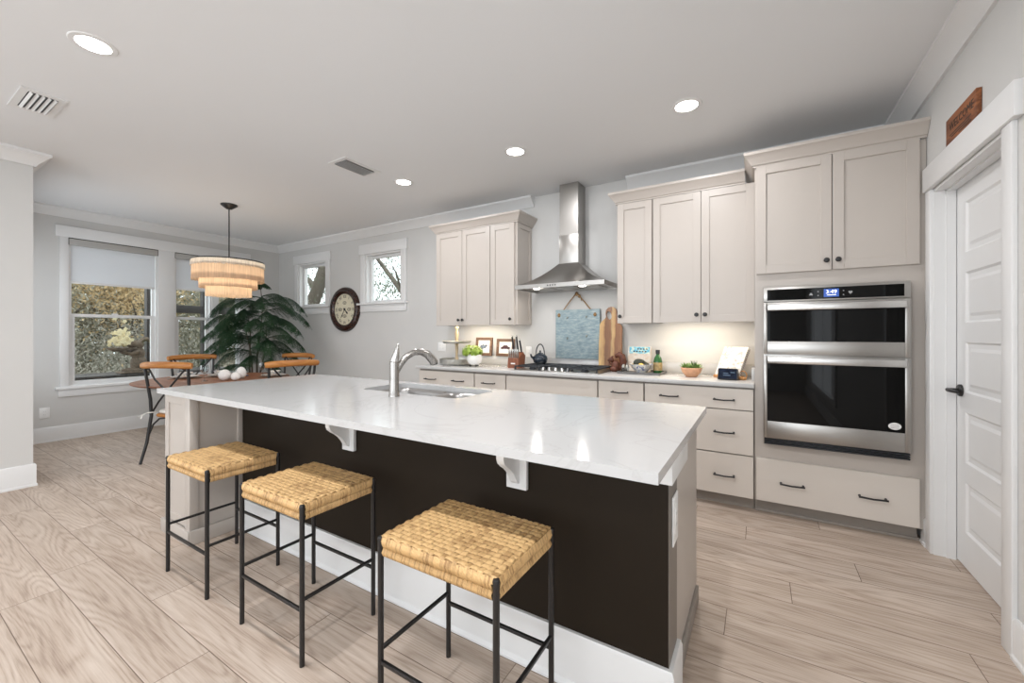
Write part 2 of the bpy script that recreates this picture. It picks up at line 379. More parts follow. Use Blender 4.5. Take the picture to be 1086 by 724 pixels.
    def build(s, name, m, parent=None, angle=35, recalc=True):
        if recalc: bmesh.ops.recalc_face_normals(s.bm, faces=s.bm.faces[:])
        if parent is not None:
            o = Vector((0, 0, 0)); q = parent
            while q is not None: o += q.location; q = q.parent
            bmesh.ops.translate(s.bm, vec=-o, verts=s.bm.verts[:])
        me = bpy.data.meshes.new(name); s.bm.to_mesh(me); s.bm.free()
        for p in me.polygons: p.use_smooth = True
        me.set_sharp_from_angle(angle=math.radians(angle))
        me.materials.append(m)
        ob = bpy.data.objects.new(name, me); COL.objects.link(ob)
        if parent is not None: ob.parent = parent
        return ob

def tag(o, label, cat, group=None, kind=None):
    o['label'] = label; o['category'] = cat
    if group: o['group'] = group
    if kind: o['kind'] = kind
    return o
def thing(name, label, cat, loc=(0, 0, 0), group=None):
    o = bpy.data.objects.new(name, None); COL.objects.link(o); o.location = loc; o.empty_display_size = .1
    return tag(o, label, cat, group)
def struct(name, mb, m, parent=None, label=None, angle=35):
    o = mb.build(name, m, parent, angle)
    if parent is None: o['kind'] = 'structure'
    if label: o['label'] = label
    return o
def sempty(name, loc, label=None):
    o = bpy.data.objects.new(name, None); COL.objects.link(o); o.location = loc; o['kind'] = 'structure'
    if label: o['label'] = label
    return o
def copy_tree(o, parent=None):
    c = o.copy(); COL.objects.link(c)
    if parent is not None: c.parent = parent
    for ch in list(o.children): copy_tree(ch, c)
    return c
def text_mesh(name, txt, size, m, mtx, parent, depth=.0006, align='CENTER'):
    cu = bpy.data.curves.new(name, 'FONT'); cu.body = txt; cu.size = size; cu.align_x = align; cu.align_y = 'CENTER'; cu.extrude = depth; cu.resolution_u = 2
    ob = bpy.data.objects.new(name, cu); COL.objects.link(ob)
    me = bpy.data.meshes.new_from_object(ob); bpy.data.objects.remove(ob); bpy.data.curves.remove(cu)
    me.transform(mtx)
    if parent is not None:
        o = Vector((0, 0, 0)); q = parent
        while q is not None: o += q.location; q = q.parent
        me.transform(Matrix.Translation(-o))
    me.materials.clear(); me.materials.append(m)
    ob = bpy.data.objects.new(name, me); COL.objects.link(ob)
    if parent is not None: ob.parent = parent
    return ob
RXF = Matrix.Rotation(PI/2, 4, 'X')            # text standing, facing -Y
def rrect(x0, x1, y0, y1, r, n=6):
    out = []
    for cx, cy, a0 in ((x1-r, y1-r, 0), (x0+r, y1-r, 90), (x0+r, y0+r, 180), (x1-r, y0+r, 270)):
        for k in range(n+1):
            a = math.radians(a0+90*k/n); out.append((cx+r*math.cos(a), cy+r*math.sin(a)))
    return out
def arc(c, r, a0, a1, n, plane='XZ', f=1.0):
    out = []
    for k in range(n+1):
        a = math.radians(a0+(a1-a0)*k/n); u, v = r*math.cos(a), r*f*math.sin(a)
        out.append({'XZ': (c[0]+u, c[1], c[2]+v), 'YZ': (c[0], c[1]+u, c[2]+v), 'XY': (c[0]+u, c[1]+v, c[2])}[plane])
    return out

# ------------------------------------------------------------------ room shell
struct('floor', MB().box(XL-.15, XR+.9, YREAR-.1, YW+.15, -.12, 0), M['floor'])
struct('ceiling', MB().box(XL-.15, XR+.15, YREAR-.1, YW+.15, ZC, ZC+.12), M['ceil'])
# dining (window) wall: openings Y/Z
WIN = [(1.445, 2.305), (2.492, 2.955), (3.03, 3.37)]; WZ0, WZ1 = .625, 2.44
w = MB(); T = XL-.14
w.box(T, XL, -.5, 1.445, 0, ZC); w.box(T, XL, 3.37, YW+.14, 0, ZC); w.box(T, XL, 1.445, 3.37, 0, WZ0); w.box(T, XL, 1.445, 3.37, WZ1, ZC)
w.box(T, XL, 2.305, 2.492, WZ0, WZ1); w.box(T, XL, 2.955, 3.03, WZ0, WZ1)
struct('wall_left', w, M['wall'])
# back (cabinet) wall with the two small high windows
BW = [(-6.56, -5.815), (-4.905, -4.166)]; BZ0, BZ1 = 1.70, 2.415
w = MB(); T = YW+.14
xs = [XL-.14, BW[0][0], BW[0][1], BW[1][0], BW[1][1], XR+.14]
w.box(xs[0], xs[1], YW, T, 0, ZC); w.box(xs[2], xs[3], YW, T, 0, ZC); w.box(xs[4], xs[5], YW, T, 0, ZC)
for a, b in BW: w.box(a, b, YW, T, 0, BZ0); w.box(a, b, YW, T, BZ1, ZC)
struct('wall_back', w, M['wall'])
DY0, DY1, DZ = 2.46, 3.262, 2.085
w = MB(); w.box(XR, XR+.13, YREAR, DY0, 0, ZC); w.box(XR, XR+.13, DY1, YW+.1, 0, ZC); w.box(XR, XR+.13, DY0, DY1, DZ, ZC)
struct('wall_right', w, M['wall'])
w = MB(); w.box(XS-.14, XS, YREAR, YS, 0, ZC); w.box(XL-.1, XS-.14, YS-.12, YS, 0, ZC)
struct('wall_near', w, M['wall'])
w = MB(); w.box(XS-.1, -4.6, YREAR-.1, YREAR, 0, ZC); w.box(.2, XR+.1, YREAR-.1, YREAR, 0, ZC); w.box(-4.6, .2, YREAR-.1, YREAR, 0, .5); w.box(-4.6, .2, YREAR-.1, YREAR, 2.6, ZC)
struct('wall_rear', w, M['wall'])
# crown mouldings
def crown(u0, z0): # polygon (distance from wall, z)
    return [(0, z0-.108), (.016, z0-.108), (.022, z0-.092), (.05, z0-.062), (.078, z0-.03), (.092, z0-.022), (.092, z0), (0, z0)]
cp = crown(0, ZC)
struct('trim_1', MB().prism([(YW-d, z) for d, z in cp], 'X', XL, -2.12), M['trim'])
struct('trim_2', MB().prism([(YW-d, z) for d, z in cp], 'X', -1.09, XR), M['trim'])
struct('trim_3', MB().prism([(XL+d, z) for d, z in cp], 'Y', YS, YW), M['trim'])
struct('trim_4', MB().prism([(XR-d, z) for d, z in cp], 'Y', YREAR, YW), M['trim'])
struct('trim_5', MB().sweep(cp, [(XS, YREAR), (XS, YS), (XL, YS)]), M['trim'])
def bb(h, t=.016): return [(0, 0), (t+.006, 0), (t+.006, .015), (t, .022), (t, h-.012), (t-.006, h), (0, h)]
struct('baseboard_left', MB().prism([(XL+d, z) for d, z in bb(.175)], 'Y', YS, YW), M['trim'])
struct('baseboard_back', MB().prism([(YW-d, z) for d, z in bb(.175)], 'X', XL, -3.26), M['trim'])
w = MB(); w.sweep(bb(.185), [(XS, YREAR), (XS, YS), (XL, YS)])
struct('baseboard_near', w, M['trim'])
w = MB(); w.prism([(XR-d, z) for d, z in bb(.16)], 'Y', YREAR, 2.374); w.prism([(XR-d, z) for d, z in bb(.16)], 'Y', 3.342, 3.43)
struct('baseboard_right', w, M['trim'])

# ------------------------------------------------------------------ dining windows
def dh_window(n, y0, y1, fixed=False):
    root = sempty('window_%d' % n, (XL, (y0+y1)/2, WZ0))
    x0, x1 = XL-.11, XL-.03
    f = MB(); t = .022
    f.box(XL-.14, XL, y0, y0+t, WZ0, WZ1); f.box(XL-.14, XL, y1-t, y1, WZ0, WZ1); f.box(XL-.14, XL, y0+t, y1-t, WZ0, WZ0+t); f.box(XL-.14, XL, y0+t, y1-t, WZ1-t, WZ1)
    f.build('frame', M['trim'], root)
    def sash(name, za, zb, xa, xb, st, bot, top):
        s = MB(); s.box(xa, xb, y0+t, y0+t+st, za, zb); s.box(xa, xb, y1-t-st, y1-t, za, zb); s.box(xa, xb, y0+t+st, y1-t-st, za, za+bot); s.box(xa, xb, y0+t+st, y1-t-st, zb-top, zb)
        so = s.build(name, M['trim'], root)
        xm = (xa+xb)/2; MB().box(xm-.003, xm+.003, y0+t+st-.005, y1-t-st+.005, za+bot-.005, zb-top+.005).build('pane', M['glass'], so)
        return so
    if fixed: sash('sash', WZ0+t, WZ1-t, XL-.085, XL-.05, .012, .03, .03)
    else:
        sash('upper_sash', 1.475, WZ1-t, XL-.11, XL-.075, .022, .035, .035)
        lo = sash('lower_sash', WZ0+t, 1.515, XL-.072, XL-.035, .042, .045, .035)
        MB().box(XL-.045, XL-.025, (y0+y1)/2-.03, (y0+y1)/2+.03, 1.515, 1.53, .004).build('sash_lock', M['white'], lo)
    return root
for i, (a, b) in enumerate(WIN): dh_window(i+1, a, b, i == 2)
# casing round the dining windows (trim of the opening)
c = MB(); t = .02
c.box(XL, XL+t, 1.374, 1.447, .60, 2.43, .002); c.box(XL, XL+t, 2.303, 2.494, .64, 2.43, .002); c.box(XL, XL+t, 2.953, 3.032, .64, 2.43, .002); c.box(XL, XL+t, 3.368, 3.462, .60, 2.43, .002)
c.box(XL, XL+.028, 1.336, 3.502, 2.43, 2.565, .003)
c.box(XL-.02, XL+.05, 1.336, 3.502, .603, .637, .005); c.box(XL, XL+.02, 1.36, 3.478, .515, .603, .003)
struct('trim_6', c, M['trim'])
def blind(y0, y1, zb, label):
    o = thing('roller_blind', label, 'blind', (XL-.02, (y0+y1)/2, 2.44), 'roller blinds on the dining windows')
    cs = MB(); cs.box(XL-.06, XL+.022, y0, y1, 2.345, 2.428, .004); cs.build('cassette', M['cassette'], o)
    MB().box(XL+.0225, XL+.024, y0, y1, 2.420, 2.4285).box(XL-.06, XL+.0235, y0-.004, y0, 2.345, 2.4285).box(XL-.06, XL+.0235, y1, y1+.004, 2.345, 2.4285).build('cassette_edge', M['black'], o)
    MB().box(XL-.0215, XL-.0195, y0+.012, y1-.022, zb, 2.35).build('shade_fabric', M['blind'], o)
    MB().box(XL-.027, XL-.014, y0+.012, y1-.022, zb-.022, zb+.004, .004).build('hem_bar', M['trim'], o)
blind(1.449, 2.300, 1.905, 'white roller blind pulled a third down over the wide dining window')
blind(2.497, 3.364, 1.925, 'white roller blind behind the fringed pendant lamp')
# small high windows
for i, (a, b) in enumerate(BW):
    root = sempty('window_%d' % (4+i), ((a+b)/2, YW, BZ0)); t = .03
    f = MB()
    f.box(a, a+t, YW-.0, YW+.14, BZ0, BZ1); f.box(b-t*.3, b, YW, YW+.14, BZ0, BZ1); f.box(a+t, b-t*.3, YW, YW+.14, BZ0, BZ0+.02); f.box(a+t, b-t*.3, YW, YW+.14, BZ1-.02, BZ1)
    f.build('frame', M['trim'], root)
    s = MB(); p, q, r0, r1 = a+t, b-t*.3, BZ0+.02, BZ1-.02; k = .035
    s.box(p, p+k, YW+.06, YW+.11, r0, r1, .003); s.box(q-k, q, YW+.06, YW+.11, r0, r1, .003); s.box(p+k, q-k, YW+.06, YW+.11, r0, r0+k, .003); s.box(p+k, q-k, YW+.06, YW+.11, r1-k, r1, .003)
    so = s.build('sash', M['trim'], root); MB().box(p+k-.004, q-k+.004, YW+.082, YW+.088, r0+k-.004, r1-k+.004).build('pane', M['glass'], so)
    c = MB(); x0, x1 = a-.085, b+.10
    c.box(x0, a+.004, YW-.02, YW, BZ0, 2.42, .002); c.box(b-.004, x1, YW-.02, YW, BZ0, 2.42, .002)
    c.box(x0-.028, x1+.02, YW-.028, YW, 2.415, 2.558, .003)
    c.box(x0-.045, x1+.02, YW-.055, YW+.03, 1.685, 1.712, .005); c.box(x0-.005, x1, YW-.02, YW, 1.585, 1.685, .003)
    c.build('casing', M['trim'], root)

# windows added out of view to give the fill lamps a source
M['glow_pane'] = mat('added_glow_pane', (.8, .8, .8), .9, var=.02, emit=(.88, .94, 1.0), es=.6)  # self-glowing pane for the added windows, no real curtain
def added_window(n, mtx, w, h):
    root = sempty('window_%d' % n, mtx.translation)
    b = MB(); b.holed([(-w/2-.09, -h/2-.09), (w/2+.09, -h/2-.09), (w/2+.09, h/2+.11), (-w/2-.09, h/2+.11)], [[(-w/2, -h/2), (w/2, -h/2), (w/2, h/2), (-w/2, h/2)]], 'Y', -.022, -.001)
    b.box(-.02, .02, -.018, -.006, -h/2, h/2); b.xf(mtx); b.build('casing', M['trim'], root)
    b = MB().box(-w/2, w/2, -.006, -.001, -h/2, h/2); b.xf(mtx); b.build('pane', M['glow_pane'], root)
RZ = lambda a: Matrix.Rotation(a, 4, 'Z')
added_window(6, Matrix.Translation((XS, -1.7, 1.45)) @ RZ(PI/2), 2.6, 1.7)
added_window(7, Matrix.Translation((XR, -1.3, 1.35)) @ RZ(-PI/2), 2.4, 1.9)
added_window(8, Matrix.Translation((-6.2, YS, 1.45)) @ RZ(PI), 1.5, 1.7)
f = MB(); f.holed([(-4.7, .4), (.3, .4), (.3, 2.7), (-4.7, 2.7)], [[(-4.6, .5), (-3.12, .5), (-3.12, 2.6), (-4.6, 2.6)], [(-3.04, .5), (-1.36, .5), (-1.36, 2.6), (-3.04, 2.6)], [(-1.28, .5), (.2, .5), (.2, 2.6), (-1.28, 2.6)]], 'Y', YREAR, YREAR+.025)
struct('window_9', f, M['trim'])  # frame added round the unseen rear opening of the fill lamp

# ------------------------------------------------------------------ pantry door
root = sempty('door_1', (XR+.1, (DY0+DY1)/2, 0))
j = MB(); j.box(XR-.003, XR+.142, DY1-.002, DY1+.012, 0, DZ+.01); j.box(XR-.003, XR+.142, DY0-.012, DY0+.002, 0, DZ+.01); j.box(XR-.003, XR+.142, DY0+.001, DY1-.001, DZ-.002, DZ+.01)
j.box(XR+.045, XR+.085, DY1-.012, DY1, 0, DZ); j.box(XR+.045, XR+.085, DY0, DY0+.012, 0, DZ); j.box(XR+.045, XR+.085, DY0, DY1, DZ-.012, DZ)
j.build('jamb', M['trim'], root)
c = MB(); xf = XR-.018
c.box(xf, XR, DY1+.004, 3.342, 0, 2.10, .002); c.box(xf, XR, 2.374, DY0-.004, 0, 2.10, .002)
c.box(XR-.03, XR, 2.325, 3.345, 2.10, 2.238, .003)
c.build('casing', M['trim'], root)
# five panel leaf
dx0, dx1 = XR+.088, XR+.128; y0, y1, z0, z1 = DY0+.004, DY1-.004, .012, DZ-.004
lf = MB(); st = .115; n = 5; rail = .105; ph = (z1-z0-.02-rail*(n+1)-.06)/n
lf.box(dx0+.010, dx1, y0, y1, z0, z1)
lf.box(dx0, dx0+.012, y0, y0+st, z0, z1); lf.box(dx0, dx0+.012, y1-st, y1, z0, z1)
zz = z0; zs = []
for k in range(n+1):
    hgt = rail+(.08 if k == 0 else 0)
    zt = z1 if k == n else zz+hgt
    lf.box(dx0, dx0+.012, y0+st, y1-st, zz, zt)
    if k < n: zs.append((zt, zt+ph)); zz = zt+ph
for a, b in zs:
    p, q = y0+st, y1-st; e = .03
    A = [(dx0+.011, p, a), (dx0+.011, q, a), (dx0+.011, q, b), (dx0+.011, p, b)]
    for (u0, u1, x0, x1) in ((0, .012, dx0, dx0+.011), (.012+.02, .05, dx0+.0105, dx0+.003)):
        O = [(x0, p+u0, a+u0), (x0, q-u0, a+u0), (x0, q-u0, b-u0), (x0, p+u0, b-u0)]
        I = [(x1, p+u1, a+u1), (x1, q-u1, a+u1), (x1, q-u1, b-u1), (x1, p+u1, b-u1)]
        for i in range(4): lf.quad(O[i], O[(i+1) % 4], I[(i+1) % 4], I[i])
    lf.quad(*I)
leaf = lf.build('leaf', M['trim'], root, angle=20)
hb = MB(); hy, hz = DY1-.068, .957
hb.lathe([(.0, -.0), (.033, 0), (.033, -.008), (.027, -.014), (.011, -.016), (.011, -.055), (0, -.056)], (dx0, hy, hz), 24, 'X')
hb.tube([(dx0-.05, hy+.008, hz), (dx0-.056, hy-.02, hz+.001), (dx0-.054, hy-.06, hz), (dx0-.048, hy-.115, hz)], [.011, .011, .009, .008], 12)
hb.build('lever_handle', M['black'], leaf)['label'] = 'black lever handle on round rose'
for hz in (.25, 1.05, 1.85):
    MB().cyl((dx0-.006, DY0+.006, hz-.045), (dx0-.006, DY0+.006, hz+.045), .006, seg=10).build('hinge', M['black'], leaf)

# ------------------------------------------------------------------ cabinet helpers
def shaker(x0, x1, z0, z1, yf, rail=.058, th=.02):
    b = MB(); e = .0012
    b.box(x0, x0+rail, yf, yf+th, z0, z1, e, 1); b.box(x1-rail, x1, yf, yf+th, z0, z1, e, 1)
    b.box(x0+rail, x1-rail, yf, yf+th, z0, z0+rail, e, 1); b.box(x0+rail, x1-rail, yf, yf+th, z1-rail, z1, e, 1)
    b.box(x0+rail-.004, x1-rail+.004, yf+.009, yf+th-.002, z0+rail-.004, z1-rail+.004)
    return b
def knob(x, yf, z, parent):
    MB().lathe([(0, 0), (.007, 0), (.006, -.012), (.008, -.016), (.0155, -.021), (.0165, -.026), (.011, -.031), (0, -.032)], (x, yf, z), 20, 'Y').build('knob', M['black'], parent)
def pull(xa, xb, yf, z, parent):
    b = MB(); d = .03
    for x in (xa+.004, xb-.004): b.lathe([(0, 0), (.0075, 0), (.005, -.008), (.005, -d)], (x, yf, z), 12, 'Y')
    b.tube([(xa-.004, yf-d, z), (xa+.01, yf-d-.001, z), ((xa+xb)/2, yf-d-.003, z-.003), (xb-.01, yf-d-.001, z), (xb+.004, yf-d, z)], .0058, 10)
    b.build('pull', M['black'], parent)
def slab(x0, x1, z0, z1, yf, th=.02): return MB().box(x0, x1, yf, yf+th, z0, z1, .0015, 1)
def cabcrown(dz): # (out, z) profile above z
    return [(0, 0), (.012, 0), (.012, .010), (.022, .016), (.026, .028), (.046, .052), (.060, .074), (.066, .078), (.066, .098), (0, .098)]

# ------------------------------------------------------------------ tall oven cabinet
t = thing('oven_cabinet', 'tall greige cabinet housing the built-in double oven', 'cabinet', (.415, 3.6, 0))
yf = TY+.02
cs = MB(); X0, X1 = -.028, .858
ox0, ox1, oz0, oz1 = .04, .765, .515, 1.575
cs.box(X0, X1, yf+.05, YW-.002, .10, 2.44)
cs.box(X0, ox0, yf, yf+.05, .09, 2.44); cs.box(ox1, X1, yf, yf+.05, .09, 2.44); cs.box(ox0, ox1, yf, yf+.05, .09, oz0); cs.box(ox0, ox1, yf, yf+.05, oz1, 2.44)
cs.build('carcass', M['cab'], t)
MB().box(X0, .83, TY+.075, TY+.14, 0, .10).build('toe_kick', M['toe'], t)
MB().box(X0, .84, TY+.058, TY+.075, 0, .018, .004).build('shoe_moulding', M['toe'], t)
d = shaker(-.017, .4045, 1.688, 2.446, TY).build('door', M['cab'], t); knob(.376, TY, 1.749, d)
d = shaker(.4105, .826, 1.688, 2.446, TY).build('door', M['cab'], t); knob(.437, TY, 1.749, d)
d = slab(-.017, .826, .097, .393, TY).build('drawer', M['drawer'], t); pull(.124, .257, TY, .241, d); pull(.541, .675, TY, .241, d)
cr = MB(); cpr = cabcrown(0); zt = 2.442
cr.sweep([(o, zt+z) for o, z in cpr], [(-.028, YW-.1), (-.028, TY+.012), (.858, TY+.012)][::-1] if False else [(.858, TY+.012), (-.028, TY+.012), (-.028, YW-.1)][::-1])
cr.build('crown_moulding', M['cab'], t, 25)

# oven combination
t = thing('double_wall_oven', 'built-in stainless steel microwave and oven combination with black glass doors', 'oven', (.4, 3.345, .5))
O = TY-.022
b = MB(); b.box(.044, .761, O+.03, 3.85, .52, 1.57); b.box(.025, .781, O+.016, TY+.018, .50, 1.588, .002)
b.build('body', M['steel'], t)
b = MB(); b.box(.025, .781, O, O+.016, 1.486, 1.588, .003)
cpn = b.build('control_panel', M['steel'], t)
MB().box(.047, .751, O-.003, O+.001, 1.497, 1.571).build('panel_glass', M['glassblack'], cpn)
dsp = MB().box(.361, .439, O-.0045, O-.003, 1.508, 1.560).build('display', M['screen_blue'], cpn)
text_mesh('digits', '3:49', .034, M['screen_text'], Matrix.Translation((.400, O-.0048, 1.540)) @ RXF, dsp)
MB().box(.378, .424, O-.0053, O-.0045, 1.519, 1.522).build('underline', M['screen_text'], dsp)
for x in (.331, .462):
    for z in (1.519, 1.545): MB().box(x-.003, x+.003, O-.0042, O-.003, z-.003, z+.003).build('touch_dot', M['grey_icon'], cpn)
MB().prism([(.283, 1.522), (.303, 1.522), (.303, 1.527), (.299, 1.528), (.299, 1.537), (.287, 1.537), (.287, 1.528), (.283, 1.527)], 'Y', O-.0042, O-.003).build('cook_icon', M['grey_icon'], cpn)
MB().prism([(.497, 1.522), (.507, 1.533), (.506, 1.540), (.501, 1.542), (.497, 1.538), (.493, 1.542), (.488, 1.540), (.487, 1.533)], 'Y', O-.0042, O-.003).build('favourite_icon', M['grey_icon'], cpn)
def ovendoor(z0, z1, g0, g1, h0, h1, nm):
    b = MB()
    b.box(.027, .047, O-.018, O+.014, z0, z1, .003); b.box(.751, .779, O-.018, O+.014, z0, z1, .003)
    b.box(.047, .751, O-.018, O+.014, z0, g0, .002); b.box(.047, .751, O-.018, O+.014, g1, z1, .002)
    dr = b.build(nm, M['steel'], t)
    MB().box(.046, .752, O-.014, O+.01, g0-.001, g1+.001).build('window_glass', M['glassblack'], dr)
    h = MB(); h.box(.047, .751, O-.062, O-.046, h0, h1, .005)
    for x in (.075, .715): h.box(x, x+.014, O-.05, O-.015, h0+.008, h1-.008, .002)
    h.build('handle', M['steel_hi'], dr); return dr
ovendoor(1.126, 1.482, 1.216, 1.440, 1.424, 1.468, 'microwave_door')
ld = ovendoor(.551, 1.118, .668, 1.085, 1.066, 1.110, 'oven_door')
text_mesh('badge', 'Whirlpool', .024, M['grey_icon'], Matrix.Translation((.395, O-.0185, .606)) @ RXF, ld)
st = MB().lathe([(0, 0), (.030, 0), (.030, -.001), (0, -.001)], (.705, O-.0142, .705), 28, 'Y', sy=.72).build('round_sticker', M['white'], ld)
st['label'] = 'small oval white sticker'
sl = MB()
for k, z in enumerate((.701, .712, .692)): sl.box(.685, .725, O-.0158, O-.0151, z, z+.003)
sl.build('sticker_print', M['grey_icon'], st)
g = MB()
for k in range(3): g.box(.03, .776, O-.012+.004*(k % 2), O+.014, .507+.0145*k, .516+.0145*k, .002)
g.build('vent_grille', M['iron'], t)

# ------------------------------------------------------------------ upper cabinets
def upper(x0, x1, splits, knobs, label, side=False):
    t = thing('upper_cabinet', label, 'cabinet', ((x0+x1)/2, 3.8, 1.363), 'upper wall cabinets')
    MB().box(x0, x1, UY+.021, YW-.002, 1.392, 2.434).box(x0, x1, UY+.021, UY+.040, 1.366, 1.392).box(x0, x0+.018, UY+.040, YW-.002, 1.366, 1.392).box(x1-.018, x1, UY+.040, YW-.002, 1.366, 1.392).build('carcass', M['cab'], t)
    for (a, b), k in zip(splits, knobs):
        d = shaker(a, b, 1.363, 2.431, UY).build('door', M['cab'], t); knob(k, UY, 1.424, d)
    if side:
        b = shaker(UY+.02, YW-.004, 1.366, 2.434, 0, .05, .02); b.xf(Matrix(((0, -1, 0, x1+.02), (1, 0, 0, 0), (0, 0, 1, 0), (0, 0, 0, 1))))
        b.build('side_panel', M['cab'], t)
    return t
upper(-3.248, -2.484, [(-3.245, -2.868), (-2.863, -2.487)], [-2.905, -2.848], 'two-door greige wall cabinet at the left end, above the tiered tray')
upper(-2.480, -2.172, [(-2.478, -2.180)], [-2.222], 'narrow one-door greige wall cabinet just left of the range hood', True)
upper(-1.100, -.792, [(-1.096, -.796)], [-1.067], 'narrow one-door greige wall cabinet just right of the range hood')
upper(-.788, -.030, [(-.785, -.409), (-.403, -.031)], [-.438, -.375], 'two-door greige wall cabinet beside the tall oven cabinet')
def ccrown(x0, x1, l, r, label):
    b = MB(); zt = 2.434; pr = cabcrown(0)
    pth = ([(x0, YW-.002)] if l else [])+[(x0, UY+.012), (x1, UY+.012)]+([(x1, YW-.002)] if r else [])
    b.sweep([(o, zt+z) for o, z in pr], pth)
    o = b.build('cabinet_crown', M['cab'], None, 25); tag(o, label, 'moulding', 'crowns on the wall cabinets')
ccrown(-3.248, -2.150, True, True, 'stepped crown moulding on top of the wall cabinets left of the hood')
ccrown(-1.100, -.0955, True, False, 'stepped crown moulding on top of the wall cabinets right of the hood')
for x, xw, lb in ((-2.72, .62, 'left'), (-.50, .62, 'right')):
    o = MB().box(x-xw/2, x+xw/2, YW-.27, YW-.23, 1.381, 1.3925, .002).build('light_bar', M['canlight'])
    tag(o, 'slim glowing light bar under the wall cabinets %s of the hood' % lb, 'light', 'under-cabinet light bars')
    area('under_cabinet_lamp', (x, YW-.25, 1.379), (0, 0, 0), xw, .03, UNDER_POWER, UNDER_COL)

# ------------------------------------------------------------------ base cabinets
def base(x0, x1, rows, label):
    t = thing('base_cabinet', label, 'cabinet', ((x0+x1)/2, 3.65, 0), 'base cabinets along the back wall')
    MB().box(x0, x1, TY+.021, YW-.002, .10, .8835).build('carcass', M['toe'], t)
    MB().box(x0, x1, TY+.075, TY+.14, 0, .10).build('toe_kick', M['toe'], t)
    for z0, z1, pulls in rows:
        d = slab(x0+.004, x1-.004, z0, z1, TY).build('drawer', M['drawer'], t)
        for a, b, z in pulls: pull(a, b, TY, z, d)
base(-3.254, -2.490, [(.715, .862, [(-3.150, -3.002, .777), (-2.763, -2.622, .777)]), (.40, .707, []), (.097, .392, [])], 'wide greige drawer base under the tiered tray at the open end')
base(-2.486, -2.110, [(.715, .862, [(-2.378, -2.234, .777)]), (.40, .707, []), (.097, .392, [])], 'narrow greige drawer base left of the cooktop')
base(-2.106, -1.183, [(.715, .862, []), (.40, .707, []), (.097, .392, [])], 'greige base cabinet below the cooktop, plain front without pulls')
base(-1.179, -.797, [(.715, .866, [(-1.054, -.924, .785)]), (.40, .707, []), (.097, .392, [])], 'narrow greige drawer base right of the cooktop')
base(-.793, -.032, [(.719, .870, [(-.668, -.535, .787), (-.288, -.154, .788)]), (.399, .711, [(-.668, -.535, .551), (-.285, -.154, .551)]), (.094, .390, [(-.668, -.535, .237), (-.286, -.154, .237)])], 'wide greige three-drawer base against the tall oven cabinet')
t = thing('countertop', 'white quartz countertop along the back wall holding the cooktop', 'countertop', (-1.65, 3.66, .884))
MB().box(-3.282, -.030, TY-.022, YW-.002, .8838, .914, .002).build('slab', M['quartz'], t)
b = MB(); b.box(-3.262, -.030, YW-.022, YW-.002, .914, 1.010, .002); b.box(-.050, -.030, YW-.40, YW-.022, .914, 1.005, .002)
b.build('upstand', M['quartz'], t)

# ------------------------------------------------------------------ range hood
t = thing('range_hood', 'stainless steel pyramid range hood with tall chimney', 'range hood', (-1.62, 3.75, 1.70))
hx0, hx1, hy0 = -2.083, -1.167, 3.495; cx0, cx1, cy0 = -1.732, -1.527, 3.785
b = MB(); zb, zl, zt = 1.709, 1.748, 1.975
A = [(hx0, hy0, zl), (hx1, hy0, zl), (hx1, YW-.002, zl), (hx0, YW-.002, zl)]; B = [(cx0-.004, cy0-.004, zt), (cx1+.004, cy0-.004, zt), (cx1+.004, YW-.002, zt), (cx0-.004, YW-.002, zt)]
# slightly concave flanks
def mid(p, q, f, dz): return (p[0]+(q[0]-p[0])*f, p[1]+(q[1]-p[1])*f, p[2]+(q[2]-p[2])*f-dz)
rows = [A] + [[mid(p, q, f, .035*math.sin(PI*f)) for p, q in zip(A, B)] for f in (.2, .4, .6, .8)] + [B]
rv = [b._vs(r) for r in rows]
for r0, r1 in zip(rv, rv[1:]):
    for i in range(4): b.bm.faces.new((r0[i], r0[(i+1) % 4], r1[(i+1) % 4], r1[i]))
b.build('canopy', M['steel'], t, 25)
b = MB(); b.holed([(hx0, hy0), (hx1, hy0), (hx1, YW-.002), (hx0, YW-.002)], [[(hx0+.02, hy0+.02), (hx1-.02, hy0+.02), (hx1-.02, YW-.02), (hx0+.02, YW-.02)]], 'Z', zb, zl)
b.build('rim', M['steel'], t)
b = MB(); b.box(hx0+.018, hx1-.018, hy0+.018, YW-.018, zb+.012, zb+.02); b.build('filter_panel', M['steel'], t)
b = MB()
for i, xx in enumerate((-1.86, -1.62, -1.38)): b.box(xx-.11, xx+.11, hy0+.13, YW-.06, zb+.006, zb+.012, .002)
b.build('grease_filter', M['steel_v'], t)
b = MB(); b.box(cx0, cx1, cy0, YW-.002, zt-.01, 2.26, .001); b.box(cx0+.003, cx1-.003, cy0+.003, YW-.002, 2.26, ZC-.001)
b.build('chimney', M['steel_v'], t)
bt = MB()
for k in range(4): bt.lathe([(0, 0), (.0075, 0), (.006, -.005), (0, -.005)], (-1.72+.026*k, hy0, 1.729), 14, 'Y')
bt.build('buttons', M['black'], t)
for x in (-1.875, -1.40):
    MB().lathe([(0, 0), (.030, 0), (.030, .014), (0, .014)], (x, hy0+.075, zb-.001), 20).build('lamp_lens', M['canlight'], t)
    l = area('hood_lamp', (x, hy0+.075, zb-.004), (0, 0, 0), .05, .05, 1.6, (1, .95, .9), 'DISK')

